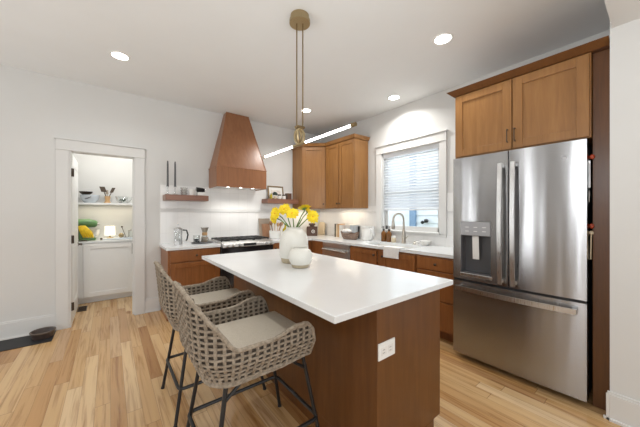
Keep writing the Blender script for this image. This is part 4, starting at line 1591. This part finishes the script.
# towel over the counter edge
m = MB()
cols_, prev = 10, None
prof = [(2.815, .9225), (2.74, .9228), (2.716, .921), (2.712, .90), (2.707, .86), (2.705, .80)]
grid_a, grid_b = [], []
for (x, z) in prof:
    ra, rb = [], []
    for i in range(cols_ + 1):
        y = 1.95 + .225 * i / cols_
        wv = .003 * math.sin(i * 1.9 + z * 20) if x < 2.715 else 0
        dz = -.004 * i / cols_ if z < .83 else 0
        ra.append(m.bm.verts.new((x + wv, y, z + dz)))
        rb.append(m.bm.verts.new((x + wv - (.006 if x < 2.72 else 0), y, z + dz + (.006 if x > 2.71 else 0))))
    grid_a.append(ra)
    grid_b.append(rb)
for g in (grid_a, grid_b):
    for a, b_ in zip(g, g[1:]):
        for i in range(cols_):
            m.bm.faces.new((a[i], a[i + 1], b_[i + 1], b_[i]))
for i in range(cols_):
    m.bm.faces.new((grid_a[0][i], grid_a[0][i + 1], grid_b[0][i + 1], grid_b[0][i]))
    m.bm.faces.new((grid_a[-1][i], grid_a[-1][i + 1], grid_b[-1][i + 1], grid_b[-1][i]))
for k in range(len(prof) - 1):
    for i in (0, cols_):
        m.bm.faces.new((grid_a[k][i], grid_a[k + 1][i], grid_b[k + 1][i], grid_b[k][i]))
tag(m.build('dish_towel', TOWEL, smooth=True), 'white dish towel hanging over the counter edge at the sink', 'towel')

# ------------------------------------------------------------------ island vases and flowers
iz = .9215
vx, vy = 1.262, 1.985
c = thing('tall_vase', (vx, vy, iz), 'tall speckled cream vase holding yellow flowers on the island', 'vase')
prof = [(.112, .042), (.121, .08), (.125, .125), (.123, .185), (.114, .228), (.097, .258), (.078, .275), (.068, .283), (.065, .292), (.070, .302), (.064, .302), (.059, .29), (.063, .272), (.105, .20), (.10, .06), (.001, .05)]
MB().lathe(prof, (vx, vy, iz), 40).build('glazed_body', VASE, c, smooth=True)
MB().lathe([(.098, 0), (.104, .006), (.111, .042)], (vx, vy, iz), 40).build('clay_foot', CLAY, c, smooth=True)
wx, wy = 1.178, 1.757
c = thing('round_vase', (wx, wy, iz), 'small round speckled cream vase in front of the tall vase', 'vase')
MB().lathe([(.072, .026), (.086, .05), (.094, .08), (.091, .11), (.075, .135), (.062, .143), (.060, .150), (.063, .156), (.057, .156), (.054, .147), (.08, .10), (.07, .04), (.001, .03)], (wx, wy, iz), 36).build('glazed_body', VASE, c, smooth=True)
MB().lathe([(.058, 0), (.064, .005), (.073, .026)], (wx, wy, iz), 36).build('clay_foot', CLAY, c, smooth=True)
toc = Vector((-.61, -.79, 0))
rt = Vector((.788, -.615, 0))


def flower(head, face, size, lab, root_off, bud=False):
    h = Vector(head)
    fc_ = Vector(face).normalized()
    f_ = thing('yellow_flower', (vx, vy, iz + .2), lab, 'flower', 'yellow flowers in the tall vase')
    rootp = Vector((vx, vy, iz + .15)) + rt * root_off * .4
    mid = Vector((vx, vy, iz + .30)) + rt * root_off
    nk = h - fc_ * .025
    p2 = mid + (nk - mid) * .6 + Z_ * .012
    MB().tube([rootp, mid, p2, nk, h - fc_ * .004], [.005, .005, .0045, .005, .012], 8).build('stem', GREEN, f_, smooth=True)
    side = fc_.orthogonal().normalized()
    up_ = fc_.cross(side)
    m_ = MB()
    for ring_, (cnt, ln, lift, sc_) in enumerate(((13, 1., .10, 1.), (11, .8, .38, .9), (9, .55, .7, .8))):
        for i in range(cnt):
            a = 2 * PI * i / cnt + ring_ * .25 + random.uniform(-.08, .08)
            d_ = (side * math.cos(a) + up_ * math.sin(a))
            t_ = fc_.cross(d_)
            l_ = 1.12 * size * ln * random.uniform(.9, 1.08)
            w_ = size * .25 * sc_
            pts = []
            for q, ww in ((.12, .5), (.45, 1.), (.8, .85), (1., .15)):
                cpt = h + d_ * l_ * q + fc_ * (lift * l_ * q * (1.1 - .5 * q))
                pts.append((cpt - t_ * w_ * ww, cpt + fc_ * w_ * .35 * 0 + fc_ * .0018, cpt + t_ * w_ * ww))
            vs = [[m_.bm.verts.new(p) for p in row] for row in pts]
            vb = [[m_.bm.verts.new(Vector(p) - fc_ * .0016) for p in row] for row in pts]
            for g in (vs, vb):
                for r0, r1 in zip(g, g[1:]):
                    for k in (0, 1):
                        m_.bm.faces.new((r0[k], r0[k + 1], r1[k + 1], r1[k]))
    m_.build('petals', YELLOW, f_)
    m_ = MB().ball(h + fc_ * .006, size * .17, 1, 1, 1, 12)
    m_.build('heart', ORANGE, f_, smooth=True)
    m_ = MB()
    for i in range(7):
        a = 2 * PI * i / 7
        d_ = side * math.cos(a) + up_ * math.sin(a)
        m_.tube([h - fc_ * .008, h - fc_ * .012 + d_ * size * .3, h - fc_ * .006 + d_ * size * .52], [.006, .006, .002], 5)
    m_.build('sepals', GREEN, f_, smooth=True)
    return f_


def head(side_, up_, out_=0.):
    """flower head: metres sideways, height above the floor, metres towards the room"""
    return Vector((vx, vy, up_)) + rt * side_ + toc * out_


flower(head(-0.154, 1.340, 0.03), toc + rt * -.7 + Z_ * .15, .052, 'yellow flower leaning farthest left in the tall vase', -.040)
flower(head(-0.081, 1.376, 0.00), toc + rt * -.3 + Z_ * .7, .054, 'yellow flower second from the left, facing up', -.028)
flower(head(-0.009, 1.340, 0.05), toc + rt * .0 + Z_ * .8, .054, 'yellow flower in the middle at the front of the vase', .0)
flower(head(0.090, 1.390, -0.02), toc * -.4 + rt * -.2 + Z_ * 1., .052, 'yellow flower turned away showing its green back', .022)
flower(head(0.126, 1.363, -0.03), toc * .2 + rt * .5 + Z_ * .6, .045, 'yellow flower squeezed behind the rightmost bloom', .03)
flower(head(0.163, 1.313, 0.02), toc + rt * .45 + Z_ * .1, .056, 'yellow flower rightmost in the vase, facing out', .042)
flower(head(-0.176, 1.295, 0.00), toc * .8 + rt * -.8 - Z_ * .3, .040, 'small drooping yellow flower lowest on the left', -.045)

# ------------------------------------------------------------------ pantry
r = thing('pantry_cabinet', (0, 5.4, 0), 'white shaker base cabinet with white top seen through the doorway', 'cabinet')
MB().box(-.60, .61, 5.285, 5.615, .085, .895).box(-.60, .61, 5.34, 5.615, 0, .085).build('body', PWHITE, r, bevel=.002)
shaker((-.30, 5.285, .095), X_, NY, .605, .79, PWHITE, r, rail=.07)
shaker((-.595, 5.285, .095), X_, NY, .29, .79, PWHITE, r, rail=.06)
d = shaker((.31, 5.285, .095), X_, NY, .295, .79, PWHITE, r, rail=.06)
MB().tube([(.290, 5.262, .70), (.290, 5.240, .71), (.290, 5.240, .85), (.290, 5.262, .86)], .005, 8).build('handle', BRONZE, r, smooth=True)
MB().box(-.61, .615, 5.262, 5.615, .895, .928).build('worktop', QUARTZ, r, bevel=.003)
m = MB().box(-.615, .615, 5.37, 5.618, 1.475, 1.505)
tag(m.build('pantry_shelf', PWHITE, bevel=.003), 'white pantry shelf holding bowls and utensils', 'shelf')
area('pantry_shelf_strip', (.0, 5.46, 1.468), (0, 0, 0), .9, .04, 1.8, (1, .9, .7))
pz, qz = .9285, 1.5055
# mixer
c = thing('stand_mixer', (-.265, 5.47, pz), 'green stand mixer on the pantry counter behind the bananas', 'stand mixer')
MB().box(-.36, -.16, 5.40, 5.56, pz, pz + .035).build('base', MIXER, c, bevel=.012)
m = MB()
rings = []
for z, kx, ky, x_ in ((.03, .05, .06, -.34), (.12, .04, .05, -.34), (.22, .045, .055, -.335)):
    rings.append(m.ring([(x_ + kx * math.cos(2 * PI * i / 20), 5.48 + ky * math.sin(2 * PI * i / 20), pz + z) for i in range(20)]))
for a, b_ in zip(rings, rings[1:]):
    m.bridge(a, b_)
m.cap(rings[0])
m.cap(rings[-1])
m.build('column', MIXER, c, smooth=True)
MB().tube([(-.385, 5.48, pz + .25), (-.36, 5.48, pz + .262), (-.25, 5.48, pz + .262), (-.17, 5.48, pz + .25), (-.145, 5.48, pz + .245)], [.03, .062, .066, .055, .032], 20).build('motor_head', MIXER, c, smooth=True)
MB().tube([(-.145, 5.48, pz + .245), (-.12, 5.48, pz + .245)], .016, 14).build('attachment_hub', STEELH, c, smooth=True)
MB().lathe([(.045, .036), (.06, .05), (.085, .10), (.09, .165), (.086, .165), (.08, .10), (.05, .05), (.001, .045)], (-.20, 5.48, pz), 24).build('bowl', STEELP, c, smooth=True)
c = thing('banana_bunch', (-.29, 5.34, pz), 'bunch of ripe bananas hanging before the green mixer', 'bananas')
st_ = Vector((-.325, 5.345, pz + .225))
for k in range(5):
    t_ = (k - 2) * .32
    pts, rs = [], []
    for i in range(9):
        q = i / 8
        off = Vector((.055 * math.sin(t_) + .10 * math.sin(q * 1.5) * (.6 + .2 * k / 2), -.03 * math.cos(t_) * math.sin(q * PI) - .004 * k + .012, -.20 * q + .02 * q * q))
        pts.append(st_ + off)
        rs.append(.006 + .016 * math.sin(PI * min(1, q * .9 + .1)) ** .7)
    MB().tube(pts, rs, 8).build('banana', BANANA, c, smooth=True)
c2 = thing('banana_stand', (-.335, 5.35, pz), 'wire banana hook standing behind the bananas', 'banana stand')
MB().lathe([(.055, 0), (.055, .010), (.05, .012)], (-.31, 5.335, pz), 20).build('stand_base', BRONZE, c2, smooth=True)
MB().tube([(-.352, 5.345, pz + .008), (-.358, 5.345, pz + .15), (-.352, 5.345, pz + .23), (-.335, 5.345, pz + .244), (-.325, 5.345, pz + .232)], .004, 8).build('hook', BRONZE, c2, smooth=True)
# lamp on a tray, small things
m = MB().box(-.075, .33, 5.36, 5.52, pz, pz + .022)
tag(m.build('marble_tray', BLUEW, bevel=.006), 'pale long tray under the glowing lamp in the pantry', 'tray')
c = thing('table_lamp', (.0, 5.45, pz + .0225), 'small glowing white table lamp on the pantry tray', 'lamp')
MB().lathe([(.04, 0), (.04, .01), (.012, .014), (.012, .045)], (.01, 5.45, pz + .0225), 18).build('lamp_base', BRASS, c, smooth=True)
MB().lathe([(.072, .045), (.064, .185), (.062, .185), (.070, .045)], (.01, 5.45, pz + .0225), 28).build('lamp_shade', SHADE, c, smooth=True)
m = MB().ball((.155, 5.43, pz + .0225 + .038), .038)
tag(m.build('brass_ball', BRASS, smooth=True), 'round brass ornament right of the glowing lamp', 'ornament')
m = MB().lathe([(.03, 0), (.03, .008), (.004, .01)], (.215, 5.43, pz + .0225), 14).tube([(.215, 5.43, pz + .03), (.165, 5.46, pz + .19)], .004, 8).ball((.165, 5.46, pz + .195), .014)
tag(m.build('incense_holder', BRONZE, smooth=True), 'leaning dark stick with a ball tip on the pantry tray', 'ornament')
c = thing('glass_canister', (.285, 5.44, pz + .0225), 'lidded glass canister at the right end of the pantry tray', 'canister')
MB().lathe([(.036, 0), (.040, .004), (.040, .10), (.037, .10), (.035, .008), (.001, .006)], (.285, 5.44, pz + .0225), 20).build('glass_body', GLASS, c, smooth=True)
MB().lathe([(.041, .101), (.041, .115), (.012, .118), (.012, .135)], (.285, 5.44, pz + .0225), 20).build('lid', STEELH, c, smooth=True)
m = MB().ball((-.095, 5.40, pz + .017), .017)
tag(m.build('fig', BRONZE, smooth=True), 'little dark round fruit between mixer and lamp', 'fruit')
# shelf things
c = thing('blue_platter', (-.24, 5.52, qz), 'pale blue bowl with dark brush mark on the pantry shelf', 'bowl')
MB().lathe([(.06, 0), (.105, .05), (.118, .12), (.112, .12), (.098, .05), (.05, .01), (.001, .008)], (-.235, 5.49, qz), 28).build('bowl_body', BLUEW, c, smooth=True)
m = MB().tube([(-.29, 5.389, qz + .055), (-.255, 5.377, qz + .068), (-.215, 5.378, qz + .09)], [.004, .007, .004], 6)
m.build('brush_mark', DGREY, c, smooth=True)
m = MB().lathe([(.04, 0), (.075, .03), (.082, .05), (.078, .05), (.06, .03), (.001, .01)], (-.28, 5.49, qz + .121), 22)
tag(m.build('dark_bowl', BRONZE, smooth=True), 'dark bowl stacked on top of the pale blue bowl', 'bowl')
c = thing('pantry_crock', (-.02, 5.50, qz), 'slim tan holder with dark utensils on the pantry shelf', 'utensil crock')
MB().lathe([(.050, 0), (.030, .04), (.040, .11), (.036, .11), (.025, .04), (.001, .03)], (-.02, 5.50, qz), 20).build('holder', BOARDL, c, smooth=True)
for p1, sp_ in ((Vector((-.09, 5.50, qz + .26)), .034), (Vector((.06, 5.50, qz + .25)), .022), (Vector((-.03, 5.53, qz + .21)), .018)):
    p0 = Vector((-.02, 5.50, qz + .05))
    q_ = p0 + (p1 - p0) * .6
    m = MB().tube([p0, q_], .006, 8)
    ax_ = (p1 - q_).normalized()
    m.obox(q_ - Vector((sp_, .003, 0)), (2 * sp_, 0, 0), (0, .006, 0), p1 - q_)
    m.build('spatula', TAUPE if sp_ < .02 else BRONZE, c)
c = thing('glass_salad_bowl', (.195, 5.49, qz), 'wide clear glass bowl with greenery on the pantry shelf', 'bowl')
MB().lathe([(.045, 0), (.06, .006), (.10, .05), (.118, .11), (.115, .11), (.096, .05), (.05, .012), (.001, .01)], (.19, 5.49, qz), 28).build('glass_body', GLASS, c, smooth=True)
m = MB()
for i in range(8):
    m.ball((.17 + random.uniform(-.04, .04), 5.48 + random.uniform(-.03, .03), qz + .035 + random.uniform(0, .025)), .020, 1.3, 1, .6, 8)
m.build('greenery', LEAFD, c, smooth=True)
m = MB().box(-.345, -.245, 4.92, 5.17, .0005, .006)
for i in range(9):
    m.box(-.338, -.252, 4.94 + i * .025, 4.95 + i * .025, .006, .009)
tag(m.build('floor_register', BRONZE), 'dark metal floor vent just inside the pantry', 'floor vent')

# ------------------------------------------------------------------ mat and bowl by the wall
m = MB().box(-1.7, -.475, 3.965, 4.285, .0005, .008)
tag(m.build('floor_mat', MATT, bevel=.003), 'long black rubber mat along the baseboard left of the doorway', 'mat')
c = thing('pet_bowl', (-.560, 4.125, .0085), 'round dark brown pet bowl on the right end of the black mat', 'bowl')
MB().lathe([(.078, 0), (.080, .004), (.098, .068), (.092, .068), (.066, .014), (.001, .012)], (-.560, 4.125, .0085), 36).build('bowl_body', SHOE, c, smooth=True)
MB().lathe([(.0985, .060), (.103, .066), (.103, .074), (.096, .077), (.090, .070)], (-.560, 4.125, .0085), 36, close=False).build('rim', TAUPED, c, smooth=True)

for o in bpy.data.objects:
    if '_w' in o:
        del o['_w']
